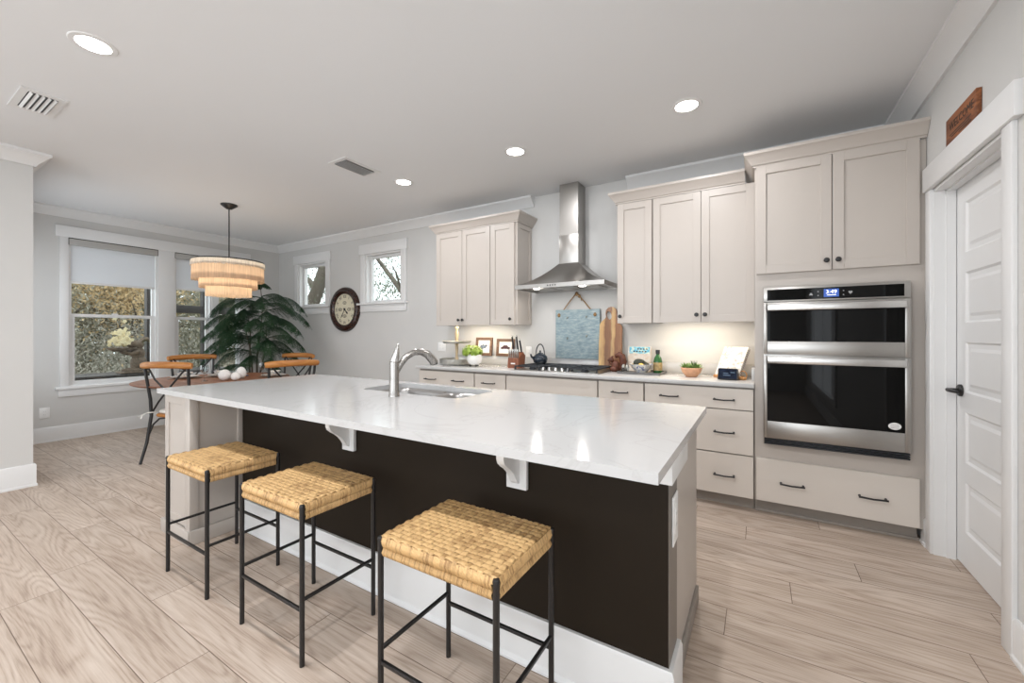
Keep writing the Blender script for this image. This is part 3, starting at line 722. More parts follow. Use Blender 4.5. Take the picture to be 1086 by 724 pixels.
# ------------------------------------------------------------------ cooktop
t = thing('gas_cooktop', 'five-burner black iron gas cooktop with steel knobs', 'cooktop', (-1.63, 3.68, .914))
kx0, kx1, ky0, ky1 = -2.065, -1.195, 3.425, 3.895
MB().box(kx0, kx1, ky0, ky1, .9135, .922, .004).build('tray', M['steel'], t)
for i, (x, y, r) in enumerate(((-1.90, 3.53, .035), (-1.90, 3.79, .045), (-1.63, 3.72, .055), (-1.36, 3.53, .04), (-1.36, 3.79, .04))):
    MB().lathe([(r, 0), (r, .012), (r*.8, .016), (r*.8, .024), (0, .026)], (x, y, .921), 24).build('burner', M['iron'], t)
for (gx0, gx1) in ((-2.05, -1.775), (-1.77, -1.49), (-1.485, -1.21)):
    g = MB(); h0, h1 = .948, .960; y0 = 3.44 if gx0 != -1.77 else 3.56
    for y in (y0, 3.88): g.box(gx0, gx1, y-.006, y+.006, h0, h1, .002)
    for x in (gx0+.006, gx1-.006): g.box(x-.006, x+.006, y0, 3.88, h0, h1, .002)
    g.box((gx0+gx1)/2-.005, (gx0+gx1)/2+.005, y0, 3.88, h0, h1, .002)
    for y in ((3.53, 3.66, 3.79) if y0 < 3.5 else (3.65, 3.72, 3.80)): g.box(gx0, gx1, y-.005, y+.005, h0, h1, .002)
    for x in (gx0+.006, gx1-.006):
        for y in (y0, 3.88): g.box(x-.007, x+.007, y-.007, y+.007, .922, h0)
    g.build('grate', M['iron'], t)
for k in range(5):
    MB().lathe([(.021, 0), (.021, .006), (.017, .010), (.016, .030), (0, .031)], (-1.76+.065*k, 3.485, .9215), 20).build('knob', M['steel_hi'], t)

# ------------------------------------------------------------------ island
t = thing('kitchen_island', 'large kitchen island with dark brown seating side and greige cabinet ends', 'island', (-1.75, 1.75, 0))
KY = 1.385; KT = 1.535; IX0, IX1 = -3.29, -.25
MB().box(-2.92, IX1, KY, KT, 0, .8835, .001, 1).build('knee_wall', M['dark'], t)
MB().box(IX1, IX1+.0015, KY+.001, KT, .19, .8835).build('knee_wall_end', M['taupe'], t)
# far-side cabinets below the sink
fb = MB(); fb.box(-3.27, -2.24, KT, 2.13, .1, .8835); fb.box(-1.36, -.268, KT, 2.13, .1, .8835); fb.box(-2.24, -1.36, KT, 2.13, .1, .62); fb.box(-2.24, -1.36, KT, 1.70, .62, .8835)
fb.build('cabinet_body', M['cab'], t)
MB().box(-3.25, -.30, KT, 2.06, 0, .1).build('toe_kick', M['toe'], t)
# right end panel, base shoe
b = MB(); b.box(-.268, -.258, KT, 2.135, .075, .8835, .001, 1); b.build('side_panel', M['cab'], t)
b = MB(); b.box(-.262, -.246, KT+.002, 2.12, .0, .075, .004); b.build('side_shoe', M['rail_wood'] if False else M['toe'], t)
# left end cabinet standing forward of the knee wall
b = MB(); b.box(-3.285, -2.925, 1.112, KT, .03, .8835); b.build('end_cabinet', M['cab'], t)
b = shaker(-3.288, -2.985, .09, .880, 1.10, .05, .014); b.build('end_panel', M['cab'], t)
b = MB(); b.box(-2.982, -2.915, 1.092, 1.14, 0.02, .8835, .003); b.box(-2.93, -2.912, KY-.028, KY+.002, .02, .8835, .002); b.build('corner_stile', M['cab'], t)
b = MB(); b.box(-3.30, -2.905, 1.080, 1.105, 0, .085, .004); b.box(-2.925, -2.902, 1.09, KY, 0, .085, .004); b.build('foot_moulding', M['cab'], t)
bp = [(KY-.018, 0), (KY-.018, .176), (KY-.012, .19), (KY, .19), (KY, 0)]
b = MB(); b.sweep([(0, 0), (.030, 0), (.030, .008), (.018, .020), (.018, .176), (.012, .19), (0, .19)], [(-2.90, KY), (IX1+.0016, KY), (IX1+.0016, KT+.004)])
b.build('baseboard', M['trim'], t)
b = MB(); b.box(-.277, -.236, KY-.012, 1.70, .783, .8835, .002); b.build('cap_trim', M['trim'], t)
def corbel(x):
    b = MB(); y = KY; zt = .8835
    b.box(x-.045, x+.045, y-.020, y, .665, zt, .003)
    prof = [(y-.015, zt), (y-.135, zt), (y-.135, zt-.075), (y-.128, zt-.092), (y-.110, zt-.108), (y-.088, zt-.122), (y-.068, zt-.140), (y-.052, zt-.160), (y-.040, zt-.180), (y-.030, zt-.192), (y-.015, zt-.195)]
    b.prism(prof, 'X', x-.016, x+.016)
    b.build('corbel', M['trim'], t, 50)
corbel(-.808); corbel(-1.818)
SX0, SX1, SY0, SY1 = -2.200, -1.400, 1.745, 2.118
o = MB().holed([(-3.340, 1.074), (-.218, 1.074), (-.218, 2.183), (-3.340, 2.183)], [rrect(SX0, SX1, SY0, SY1, .06)], 'Z', .8836, .914).build('island_countertop', M['quartz'], None, 30)
tag(o, 'long white veined quartz slab topping the kitchen island', 'countertop')
# sink
t = thing('kitchen_sink', 'stainless double-bowl sink set into the island countertop', 'sink', (-1.80, 1.93, .70))
def basin(x0, x1, y0, y1, r, dep):
    b = MB(); prev = None
    loops = [(0, .8835), (.006, .875), (.012, .86), (.022, .74+.0), (.03, .885-dep+.03), (.055, .885-dep+.004), (.09, .885-dep)]
    for ins, z in loops:
        rr = max(r-ins*.3, .03)
        vs = b._vs([(x, y, z) for x, y in rrect(x0+ins, x1-ins, y0+ins, y1-ins, rr, 6)])
        if prev:
            for i in range(len(vs)): b.bm.faces.new((prev[i], prev[(i+1) % len(vs)], vs[(i+1) % len(vs)], vs[i]))
        prev = vs
    b.bm.faces.new(prev)
    o = b.build('bowl', M['sinksteel'], t, 50)
    MB().lathe([(.042, 0), (.042, .004), (.03, .004), (.028, -.004), (0, -.004)], ((x0+x1)/2, (y0+y1)/2, .886-dep), 24).build('drain', M['steel_hi'], o)
bA = (-2.185, -1.735, 1.775, 2.10); bB = (-1.700, -1.415, 1.760, 2.10)
basin(*bA, .07, .20); basin(*bB, .08, .19)
MB().holed(rrect(SX0-.02, SX1+.02, SY0-.02, SY1+.02, .07), [rrect(*bA, .07), rrect(*bB, .08)], 'Z', .8795, .8832).build('flange', M['sinksteel'], t)
# faucet
t = thing('kitchen_faucet', 'brushed nickel single-handle faucet with arched spout at the sink', 'faucet', (-1.767, 1.633, .914))
fx, fy, fz = -1.767, 1.633, .914
MB().lathe([(.031, 0), (.031, .006), (.0275, .012), (.0265, .10), (.0265, .19), (.025, .197), (.020, .205), (0, .207)], (fx, fy, fz), 28).build('body', M['nickel'], t)
hd = MB(); pr = [(.024, .197), (.023, .215), (.018, .245), (.010, .275), (.004, .295), (0, .300)]
hd.lathe(pr, (fx, fy, fz), 20, sx=1, sy=1)
for v in hd.bm.verts:
    k = max(0, v.co.z-fz-.197); v.co.x += k*.22; v.co.y += k*.10
hd.build('lever', M['steel_hi'], t)
sp = MB(); dv = Vector((.40, .92, 0)).normalized(); pts = []
for f, h in ((.012, .140), (.035, .178), (.07, .220), (.115, .245), (.16, .248), (.20, .232), (.232, .200), (.245, .178)):
    pts.append((fx+dv.x*f, fy+dv.y*f, fz+h))
sp.tube(pts, [.019, .018, .018, .0185, .0205, .0235, .026, .0255], 16)
s = sp.build('spout', M['nickel'], t)
MB().tube([(pts[-1][0], pts[-1][1], pts[-1][2]+.002), (pts[-1][0]+dv.x*.003, pts[-1][1]+dv.y*.003, pts[-1][2]-.008)], .019, 16).build('spray_face', M['plasticblack'], s)

# ------------------------------------------------------------------ outlets and switches
def outlet(mtx, label, w=.076, h=.122, n=1):
    o = thing('wall_outlet', label, 'outlet', mtx.translation, 'electrical outlets')
    def put(b, nm, m): b.xf(mtx); return b.build(nm, m, o)
    put(MB().box(-w/2, w/2, -.006, 0, -h/2, h/2, .003), 'cover_plate', M['white'])
    for k in range(n):
        cx = (k-(n-1)/2)*.045
        put(MB().box(cx-.017, cx+.017, -.008, -.005, -h*.28, h*.28, .002), 'socket', M['white'])
        sl = MB()
        for z in (-.018, .018):
            sl.box(cx-.008, cx-.0055, -.0085, -.0078, z-.005, z+.005); sl.box(cx+.0055, cx+.008, -.0085, -.0078, z-.005, z+.005)
        put(sl, 'slots', M['grey_icon'])
FACE_Y = lambda x, y, z: Matrix.Translation((x, y, z))
FACE_X = lambda x, y, z: Matrix.Translation((x, y, z)) @ Matrix.Rotation(PI/2, 4, 'Z')
outlet(FACE_X(XL, 1.255, .345), 'white outlet low on the wall left of the dining window', .085, .125)
outlet(FACE_X(IX1+.0015, 1.478, .64), 'white outlet on the end of the kitchen island', .088, .165)
outlet(FACE_Y(-3.45, YW, 1.105), 'white double outlet above the open end of the back counter', .125, .110, 2)
outlet(FACE_Y(-2.19, YW, 1.07), 'white outlet on the splashback behind the kettle', .07, .115)

# ------------------------------------------------------------------ bar stools
def make_stool():
    t = thing('bar_stool', '', 'stool', (0, 0, 0), 'woven rattan counter stools at the island')
    hx, hy, r = .223, .168, .0095
    for sx in (-1, 1):
        for sy in (-1, 1):
            MB().lathe([(r, 0), (r, .600), (r*1.15, .606), (r*.9, .614), (0, .616)], (sx*hx, sy*hy, 0), 14).build('leg', M['black'], t)
    for sy in (-1, 1): MB().box(-hx, hx, sy*hy-.006, sy*hy+.006, .205, .217, .002).build('stretcher', M['black'], t)
    for sx in (-1, 1): MB().box(sx*hx-.006, sx*hx+.006, -hy, hy, .245, .257, .002).build('stretcher', M['black'], t)
    b = MB()
    for sy in (-1, 1): b.box(-hx, hx, sy*(hy-.004)-.006, sy*(hy-.004)+.006, .553, .565, .002)
    for sx in (-1, 1): b.box(sx*(hx-.004)-.006, sx*(hx-.004)+.006, -hy, hy, .553, .565, .002)
    b.build('seat_frame', M['black'], t)
    # core under the weave
    W2, D2 = hx+.002, hy+.002
    MB().box(-W2+.008, W2-.008, -D2+.008, D2-.008, .575, .616, .012, 3).build('seat_core', M['rattan_dark'], t)
    # woven strands: rows run in X, columns run in Y, two over two under
    s = MB(); nx, ny = 20, 16; px, py = 2*W2/nx, 2*D2/ny
    def strand(pts, wv, width):
        L = []; R = []
        prev = None
        for i, p in enumerate(pts):
            p = Vector(p)
            a = Vector(pts[max(i-1, 0)]); c = Vector(pts[min(i+1, len(pts)-1)]); d = (c-a).normalized(); nrm = wv.cross(d).normalized()
            if nrm.z < -.2: nrm = -nrm
            prof = []
            for q in (-.5, -.3, 0, .3, .5):
                prof.append(p + wv*(q*width) + nrm*(.0022*(1-(2*q)**2)-.001))
            vs = s._vs(prof)
            if prev:
                for k in range(4): s.bm.faces.new((prev[k], prev[k+1], vs[k+1], vs[k]))
            prev = vs
    zt = .6185; amp = .0021
    def sgn(i, j): return 1 if (i + j) % 2 == 0 else -1
    for j in range(ny):
        y = -D2+py*(j+.5); pts = [(-W2-.0035, y, .600), (-W2-.002, y, .608), (-W2+.002, y, .614)]
        for i in range(nx):
            h = amp*sgn(i, j)
            x = -W2+px*(i+.5)
            if i in (0, nx-1): h = min(h, 0)
            pts += [(x-px*.3, y, zt+h), (x+px*.3, y, zt+h)]
        pts += [(W2-.002, y, .614), (W2+.002, y, .608), (W2+.0035, y, .600)]
        pts[3] = (pts[3][0]+.003, y, zt-.002); strand(pts, Vector((0, 1, 0)), py*.90)
    for i in range(nx):
        x = -W2+px*(i+.5); pts = [(x, -D2-.0035, .600), (x, -D2-.002, .608), (x, -D2+.002, .614)]
        for j in range(ny):
            h = -amp*sgn(i, j); y = -D2+py*(j+.5)
            if j in (0, ny-1): h = min(h, 0)
            pts += [(x, y-py*.3, zt+h), (x, y+py*.3, zt+h)]
        pts += [(x, D2-.002, .614), (x, D2+.002, .608), (x, D2+.0035, .600)]
        strand(pts, Vector((1, 0, 0)), px*.84)
    s.build('woven_seat', M['rattan'], t, 60, recalc=False)
    # lower wrapped roll round the frame, fine strands side by side
    lp = MB(); up_ = MB()
    def wraps(lp, n, f, zc, rx, rz):
        for k in range(n):
            (c, dirv, outv) = f((k+.5)/n)
            pts = []
            for a in range(0, 360, 60):
                aa = math.radians(a); pts.append(Vector((c[0], c[1], zc))+outv*(rx*math.cos(aa))+Vector((0, 0, rz*math.sin(aa))))
            lp.tube(pts, .0033, 5, True)
    nX, nY = 70, 52
    for sy in (-1, 1): 
        for B_, zc, rx, rz in ((lp, .567, .010, .0125), (up_, .598, .011, .0165)): wraps(B_, nX, lambda u, sy=sy: ((-hx+.012+2*(hx-.012)*u, sy*(hy-.004), 0), Vector((1, 0, 0)), Vector((0, 1, 0))), zc, rx, rz)
    for sx in (-1, 1): 
        for B_, zc, rx, rz in ((lp, .567, .010, .0125), (up_, .598, .011, .0165)): wraps(B_, nY, lambda u, sx=sx: ((sx*(hx-.004), -hy+.012+2*(hy-.012)*u, 0), Vector((0, 1, 0)), Vector((1, 0, 0))), zc, rx, rz)
    lp.build('lower_wrapped_rim', M['rattan'], t, 60); up_.build('upper_wrapped_rim', M['rattan'], t, 60)
    return t
st0 = make_stool()
for i, (x, y, lb) in enumerate(((-2.482, 1.085, 'woven rattan bar stool farthest left, beside the greige island end panel'), (-1.715, 1.087, 'woven rattan bar stool in the middle of the three at the island'), (-.822, 1.077, 'woven rattan bar stool nearest the camera, cut off by the bottom edge'))):
    o = st0 if i == 0 else copy_tree(st0)
    o.location = (x, y, 0); o['label'] = lb

# ------------------------------------------------------------------ ceiling fittings
where = ['recessed ceiling light nearest the tall oven cabinet', 'recessed ceiling light in front of the range hood, middle of the row of three', 'recessed ceiling light farthest of the row, left of the middle vent', 'large recessed ceiling light in the top left corner',
         'recessed ceiling light above the middle stool', 'recessed ceiling light above the near stool', 'recessed ceiling light over the living area left', 'recessed ceiling light over the living area right']
for i, ((x, y), lb) in enumerate(zip(CANS, where)):
    t = thing('recessed_light', lb, 'light', (x, y, ZC), 'recessed ceiling lights')
    MB().lathe([(.068, -.001), (.070, -.005), (.092, -.004), (.096, 0), (.068, 0)], (x, y, ZC), 36).build('trim_ring', M['trim'], t)
    MB().lathe([(0, -.0005), (.070, -.0005), (.070, -.0035), (0, -.004)], (x, y, ZC), 36).build('diffuser', M['canlight'], t)
    area('can_lamp', (x, y, ZC-.006), (0, 0, 0), .085, .085, 15.5 if abs(y-.692) < .01 else CAN_POWER, CAN_COL, 'DISK')
def vent(x, y, wx, wy, along, label, n):
    t = thing('ceiling_vent', label, 'vent', (x, y, ZC), 'ceiling vents')
    z = ZC
    MB().holed([(x-wx/2, y-wy/2), (x+wx/2, y-wy/2), (x+wx/2, y+wy/2), (x-wx/2, y+wy/2)], [[(x-wx/2+.04, y-wy/2+.035), (x+wx/2-.04, y-wy/2+.035), (x+wx/2-.04, y+wy/2-.035), (x-wx/2+.04, y+wy/2-.035)]], 'Z', z-.006, z-.0005).build('frame', M['trim'], t)
    MB().box(x-wx/2+.03, x+wx/2-.03, y-wy/2+.03, y+wy/2-.03, z-.002, z-.0008).build('duct', M['plasticblack'], t)
    for k in range(n):
        b = MB()
        if along == 'Y':
            px = x-wx/2+.04+(wx-.08)*(k+.5)/n; b.box(-.004, .018, -(wy/2-.034), wy/2-.034, -.0012, .0012, m=Matrix.Translation((px-.006, y, z-.008)) @ Matrix.Rotation(.75, 4, 'Y'))
        else:
            py = y-wy/2+.035+(wy-.07)*(k+.5)/n; b.box(-(wx/2-.038), wx/2-.038, -.004, .012, -.0012, .0012, m=Matrix.Translation((x, py-.003, z-.007)) @ Matrix.Rotation(-.75, 4, 'X'))
        b.build('louvre', M['trim'], t)
vent(-4.020, .678, .385, .20, 'X', 'white ceiling vent with angled louvres below the corner light', 5)
vent(-3.125, 2.425, .24, .38, 'Y', 'grey louvred ceiling vent in the middle of the ceiling', 7)

# ------------------------------------------------------------------ fringed pendant
PX, PY = -5.287, 2.368
t = thing('pendant_light', 'tiered fringe chandelier hanging over the dining table', 'pendant lamp', (PX, PY, ZC))
MB().lathe([(0, 0), (.085, 0), (.083, -.012), (.03, -.052), (.008, -.056), (0, -.056)], (PX, PY, ZC), 32).build('ceiling_canopy', M['black'], t)
MB().cyl((PX, PY, ZC-.05), (PX, PY, 2.06), .0065, seg=12).build('stem', M['black'], t)
b = MB(); b.lathe([(.350, 2.098), (.353, 2.098), (.353, 2.112), (.350, 2.112), (.350, 2.098)], (PX, PY, 0), 64)
for k in range(3):
    a = k*2*PI/3+.4; b.cyl((PX, PY, 2.105), (PX+.35*math.cos(a), PY+.35*math.sin(a), 2.105), .004, seg=8)
b.cyl((PX, PY, 2.04), (PX, PY, 2.12), .02); b.build('top_ring', M['black'], t)
def tier(r, z1, z0, m, seed):
    rnd = random.Random(seed); n = 260; bot = [z0+rnd.uniform(-.006, .006) for _ in range(n)]
    b = MB(); rows = [z1, z1-(z1-z0)*.35, z1-(z1-z0)*.7, None]; rings = []
    for q, z in enumerate(rows):
        rings.append(b._vs([(PX+(r+(.006 if k % 2 else -.002)+q*.0015+rnd.uniform(-.002, .002))*math.cos(2*PI*k/n), PY+(r+(.006 if k % 2 else -.002)+q*.0015)*math.sin(2*PI*k/n), bot[k] if z is None else z) for k in range(n)]))
    for A, B in zip(rings, rings[1:]):
        for k in range(n): b.bm.faces.new((A[k], A[(k+1) % n], B[(k+1) % n], B[k]))
    b.build('fringe_tier', m, t, 180)
tier(.350, 2.100, 2.035, M['fringe_cream'], 1); tier(.342, 2.055, 1.880, M['fringe'], 2); tier(.275, 1.935, 1.795, M['fringe'], 3); tier(.215, 1.850, 1.705, M['fringe'], 4)
MB().ball((PX, PY, 1.99), .04).build('bulb', M['canlight'], t)
l = bpy.data.lights.new('pendant_lamp', 'POINT'); l.energy = PENDANT_POWER; l.color = (1, .86, .68); l.shadow_soft_size = .06
lo = bpy.data.objects.new('pendant_lamp', l); COL.objects.link(lo); lo.location = (PX, PY, 1.92)

# ------------------------------------------------------------------ dining table and chairs
TX, TYc, TR = -5.40, 2.29, .745
t = thing('dining_table', 'round brown wooden dining table under the fringed pendant', 'table', (TX, TYc, 0))
MB().lathe([(0, .724), (TR-.03, .724), (TR-.004, .736), (TR, .744), (TR-.003, .750), (0, .750)], (TX, TYc, 0), 72).build('tabletop', M['table_wood'], t)
MB().lathe([(.05, .03), (.075, .10), (.055, .20), (.07, .36), (.085, .44), (.05, .55), (.06, .66), (.16, .70), (.16, .724)], (TX, TYc, 0), 32).build('pedestal', M['table_wood'], t)
for k in range(4):
    a = PI/4+k*PI/2; c, s_ = math.cos(a), math.sin(a)
    MB().tube([(TX+.05*c, TYc+.05*s_, .18), (TX+.16*c, TYc+.16*s_, .12), (TX+.30*c, TYc+.30*s_, .045), (TX+.38*c, TYc+.38*s_, .025)], [.035, .032, .027, .024], 12).build('foot', M['table_wood'], t)
def make_chair():
    t = thing('dining_chair', '', 'chair', (0, 0, 0), 'crossback dining chairs')
    zr, hw = .955, .215
    # top rail, bowed backwards
    pts = []
    for k in range(13):
        u = -1+2*k/12; pts.append((u*.262, -.235-.055*(1-u*u), zr+.012*(1-u*u)))
    MB().tube(pts, [.021]+[.025]*11+[.021], 14, flat=1.35).build('top_rail', M['rail_wood'], t)
    for s in (-1, 1):
        MB().tube([(s*.225, -.29, 0), (s*.212, -.235, .20), (s*.20, -.200, .46), (s*.205, -.205, .62), (s*.222, -.232, .85), (s*.228, -.244, zr)], [.0125, .014, .015, .0145, .0135, .012], 12).build('leg', M['black'], t)
        MB().tube([(s*.215, .20, 0), (s*.19, .175, .46)], [.012, .014], 12).build('leg', M['black'], t)
        # crossing back braces
        MB().tube([(s*.205, -.232, zr-.012), (s*.11, -.252, .82), (0, -.240-.006*s, .70), (-s*.10, -.222, .60), (-s*.185, -.200, .50)], .0085, 10).build('cross_brace', M['black'], t)
        MB().tube([(s*.205, -.228, .26), (s*.185, -.195, .37), (s*.13, -.185, .425), (s*.05, -.183, .435)], .0085, 10).build('hoop_brace', M['black'], t)
        MB().tube([(s*.205, .19, .22), (s*.17, .16, .36), (s*.10, .15, .43)], .0085, 10).build('hoop_brace', M['black'], t)
    b = MB(); prev = None
    def sq(z, k): return [(x*k, y*k, z) for x, y in rrect(-.215, .215, -.205, .215, .12, 6)]
    for z, k in ((.440, .93), (.447, .99), (.458, 1.0), (.468, .985), (.472, .94)):
        vs = b._vs(sq(z, k))
        if prev:
            for i in range(len(vs)): b.bm.faces.new((prev[i], prev[(i+1) % len(vs)], vs[(i+1) % len(vs)], vs[i]))
        else: b.bm.faces.new(vs)
        prev = vs
    b.bm.faces.new(prev); b.build('seat', M['rail_wood'], t, 40)
    return t
ch0 = make_chair()
CH = [((-5.070, 1.885), 27, 'crossback dining chair nearest the camera at the left, with cushion ties'), ((-6.13, 2.40), -96, 'crossback dining chair by the window wall, seen over the table'),
      ((-4.40, 2.50), 81, 'crossback dining chair right of the white eggs, nearest the island'), ((-5.50, 3.14), 196, 'crossback dining chair in front of the tall potted plant')]
for i, ((x, y), a, lb) in enumerate(CH):
    o = ch0 if i == 0 else copy_tree(ch0)
    o.location = (x, y, 0); o.rotation_euler.z = math.radians(a); o['label'] = lb
# cushion on the near chair
(cx_, cy_), ca, _ = CH[0]
t = thing('seat_cushion', 'flat cream cushion tied onto the near left dining chair', 'cushion', (0, 0, 0))
b = MB(); prev = None
for z, k in ((.4725, .86), (.478, .93), (.492, .95), (.505, .92), (.512, .80), (.514, .4)):
    vs = b._vs([(x*k, y*k, z) for x, y in rrect(-.205, .205, -.195, .205, .11, 6)])
    if prev:
        for i in range(len(vs)): b.bm.faces.new((prev[i], prev[(i+1) % len(vs)], vs[(i+1) % len(vs)], vs[i]))
    else: b.bm.faces.new(vs)
    prev = vs
b.bm.faces.new(prev); b.build('pad', M['fabric'], t, 60)
for s in (-1, 1):
    r = MB(); 
    r.tube([(s*.17, -.18, .49), (s*.20, -.222, .492), (s*.218, -.225, .49), (s*.222, -.19, .488)], .005, 6)
    r.tube([(s*.215, -.226, .49), (s*.25, -.255, .475), (s*.275, -.27, .450)], [.004, .007, .009], 6, flat=.3)
    r.tube([(s*.215, -.226, .49), (s*.235, -.265, .47), (s*.225, -.285, .44)], [.004, .007, .009], 6, flat=.3)
    r.build('ribbon_tie', M['fabric'], t, 60)
t.location = (cx_, cy_, 0); t.rotation_euler.z = math.radians(ca)
# table setting
TZ = .750
def lobj(name, prof, x, y, z, m, label, cat, group, seg=36):
    o = MB().lathe(prof, (0, 0, 0), seg).build(name, m); o.location = (x, y, z); return tag(o, label, cat, group)
PLATE = [(0, .002), (.08, .002), (.09, .006), (.135, .018), (.137, .021), (.09, .012), (.08, .007), (0, .006)]
BOWL = [(0, .004), (.03, .004), (.05, .02), (.075, .055), (.078, .056), (.072, .05), (.045, .02), (0, .012)]
CHARGER = [(0, 0), (.16, 0), (.165, .005), (.16, .007), (0, .006)]
for x, y, w_ in ((-5.72, 2.10, 'near the window'), (-5.60, 2.42, 'at the middle of the table'), (-5.05, 2.75, 'behind the right-hand chair rail')):
    lobj('charger', CHARGER, x, y, TZ, M['table_wood'] if False else M['frame_b'], 'dark round charger on the dining table, %s' % w_, 'charger', 'chargers')
    lobj('dinner_plate', PLATE, x, y, TZ+.006, M['pattern_dish'], 'painted dinner plate on its charger, %s' % w_, 'plate', 'dinner plates')
    lobj('soup_bowl', BOWL, x, y, TZ+.015, M['pattern_dish'], 'painted bowl stacked on a plate, %s' % w_, 'bowl', 'soup bowls')
def wineglass(x, y, label):
    t = thing('wine_glass', label, 'glass', (x, y, TZ), 'wine glasses')
    MB().lathe([(0, 0), (.035, 0), (.035, .002), (.006, .006), (0, .006)], (x, y, TZ), 24).build('foot', M['gl'], t)
    MB().lathe([(.0045, .004), (.004, .07), (.006, .082)], (x, y, TZ), 12).build('stem', M['gl'], t)
    MB().lathe([(.004, .080), (.026, .092), (.038, .115), (.040, .14), (.036, .175), (.0345, .175), (.0385, .14), (.036, .116), (.024, .095), (0, .085)], (x, y, TZ), 24).build('cup', M['gl'], t)
def clearglass():
    m, t, b = nt('drinking_glass'); t.nodes.remove(b)
    tr = ND(t, 'ShaderNodeBsdfTransparent'); tr.inputs[0].default_value = (.86, .88, .88, 1)
    gl = ND(t, 'ShaderNodeBsdfGlossy'); gl.inputs['Roughness'].default_value = .03
    lw = ND(t, 'ShaderNodeLayerWeight'); lw.inputs[0].default_value = .35
    mx = ND(t, 'ShaderNodeMixShader'); t.links.new(lw.outputs['Facing'], mx.inputs[0]); t.links.new(tr.outputs[0], mx.inputs[1]); t.links.new(gl.outputs[0], mx.inputs[2])
    t.links.new(mx.outputs[0], t.nodes['Material Output'].inputs[0]); return m
M['gl'] = clearglass()
wineglass(-5.21, 2.09, 'clear wine glass left of the white eggs'); wineglass(-5.06, 2.63, 'clear wine glass against the right-hand chair rail')
for x, y, r, k, rz, lb in ((-5.10, 2.24, .060, 1.0, .0, 'largest white egg ornament, lying at the left of the three'), (-4.985, 2.30, .047, 1.0, .4, 'smallest white egg ornament, in front of the other two'), (-5.12, 2.42, .052, 1.3, 1.2, 'white egg ornament standing upright at the back')):
    b = MB(); prof = []
    for q in range(17):
        a = -PI/2+PI*q/16; prof.append((r*math.cos(a)*(1-.10*math.sin(a)), r*k*1.02*math.sin(a)+r*k*1.02))
    prof[0] = (0, prof[0][1]); prof[-1] = (0, prof[-1][1])
    b.lathe(prof, (0, 0, 0), 28); o = b.build('egg_ornament', M['egg'], None, 180); o.location = (x, y, TZ); tag(o, lb, 'ornament', 'white egg ornaments')
o = MB().box(-.10, .10, -.06, .06, 0, .018, .008, 3).build('cloth_napkin', mat('blue_linen', (.10, .17, .27), .9, var=.15, vscale=60, bmp=.3)); o.location = (-5.42, 2.52, TZ); o.rotation_euler.z = .5
tag(o, 'folded blue napkin on the table beyond the left wine glass', 'napkin')

# ------------------------------------------------------------------ tall plant in the corner
GX, GY = -6.33, 3.22
t = thing('norfolk_pine', 'tall dark green needle-leaved plant in a pot in the dining corner', 'plant', (GX, GY, 0))
p = MB().lathe([(.0, 0), (.15, 0), (.17, .02), (.20, .34), (.215, .36), (.215, .39), (.195, .39), (.19, .35), (0, .35)], (GX, GY, 0), 36).build('pot', M['ceramic'], t)
MB().lathe([(0, .355), (.19, .352)], (GX, GY, 0), 24).build('soil', M['soil'], p)
rnd = random.Random(11)
stems = [((GX, GY), (.02, .03), 2.02), ((GX-.05, GY-.04), (-.10, -.05), 1.62), ((GX+.05, GY-.02), (.12, .05), 1.55), ((GX+.0, GY-.07), (.02, -.10), 1.35)]
def stem_pt(sidx, z):
    (x, y), (dx, dy), h = stems[sidx]; f = (z-.36)/(h-.36)
    return Vector((x+dx*f+.02*math.sin(z*5+sidx), y+dy*f+.02*math.cos(z*4+sidx), z))
for i, s in enumerate(stems):
    MB().tube([stem_pt(i, .36+(s[2]-.36)*k/10) for k in range(11)], [.017*(1-.075*k) for k in range(11)], 9).build('trunk', M['bark'], t)
ex = Vector((.856, .518, 0)); ey = Vector((-.518, .856, 0))
def needles(b, p, d, up, L, n):
    """twig from p along d with two rows of drooping needles"""
    side = d.cross(up).normalized(); pts = []
    for k in range(n+1):
        f = k/n; pts.append(p + d*L*f + Vector((0, 0, -.35*L*f*f)))
    for k in range(n):
        a, c = pts[k], pts[k+1]; ln = .052*(1-.5*k/n)*rnd.uniform(.8, 1.15)
        dd = (c-a).normalized()
        for sg in (-1, 1):
            tip = a + side*sg*ln*.75 + dd*ln*.55 + Vector((0, 0, -ln*rnd.uniform(.25, .65)))
            w_ = dd*.0042
            v = b._vs([a-w_, a+w_, tip+w_*.3, tip-w_*.3]); b.bm.faces.new(v)
    b.tube([pts[0], pts[n//2], pts[n]], [.0028, .002, .001], 5)
def bough(si, z, ang, L, lift):
    b = MB(); p0 = stem_pt(si, z); hd = Vector((math.cos(ang), math.sin(ang), 0)); pts = []
    N = 12
    for k in range(N+1):
        f = k/N; pts.append(p0 + hd*L*f + Vector((0, 0, lift*L*f-.50*L*f*f*f)))
    # keep clear of the walls
    for q in pts:
        q.x = max(q.x, XL+.07); q.y = min(q.y, YW-.07)
    b.tube(pts, [.008-.0055*k/N for k in range(N+1)], 6)
    up = Vector((0, 0, 1))
    for k in range(2, N+1):
        dd = (pts[k]-pts[k-1]).normalized(); sd = dd.cross(up).normalized()
        tl = L*.42*(1-.62*abs(k/N-.35))*rnd.uniform(.8, 1.15)
        for sg in (-1, 1):
            dr = (dd*.8+sd*sg*.62+Vector((0, 0, -.38))).normalized()
            needles(b, pts[k], dr, up, tl*(.5 if k == N else 1), 13)
    needles(b, pts[N], (pts[N]-pts[N-1]).normalized(), up, L*.22, 9)
    for v in b.bm.verts:
        v.co.x = max(v.co.x, XL+.055); v.co.y = min(v.co.y, YW-.055)
    b.build('bough', M['leaf'], t, 60, recalc=False)
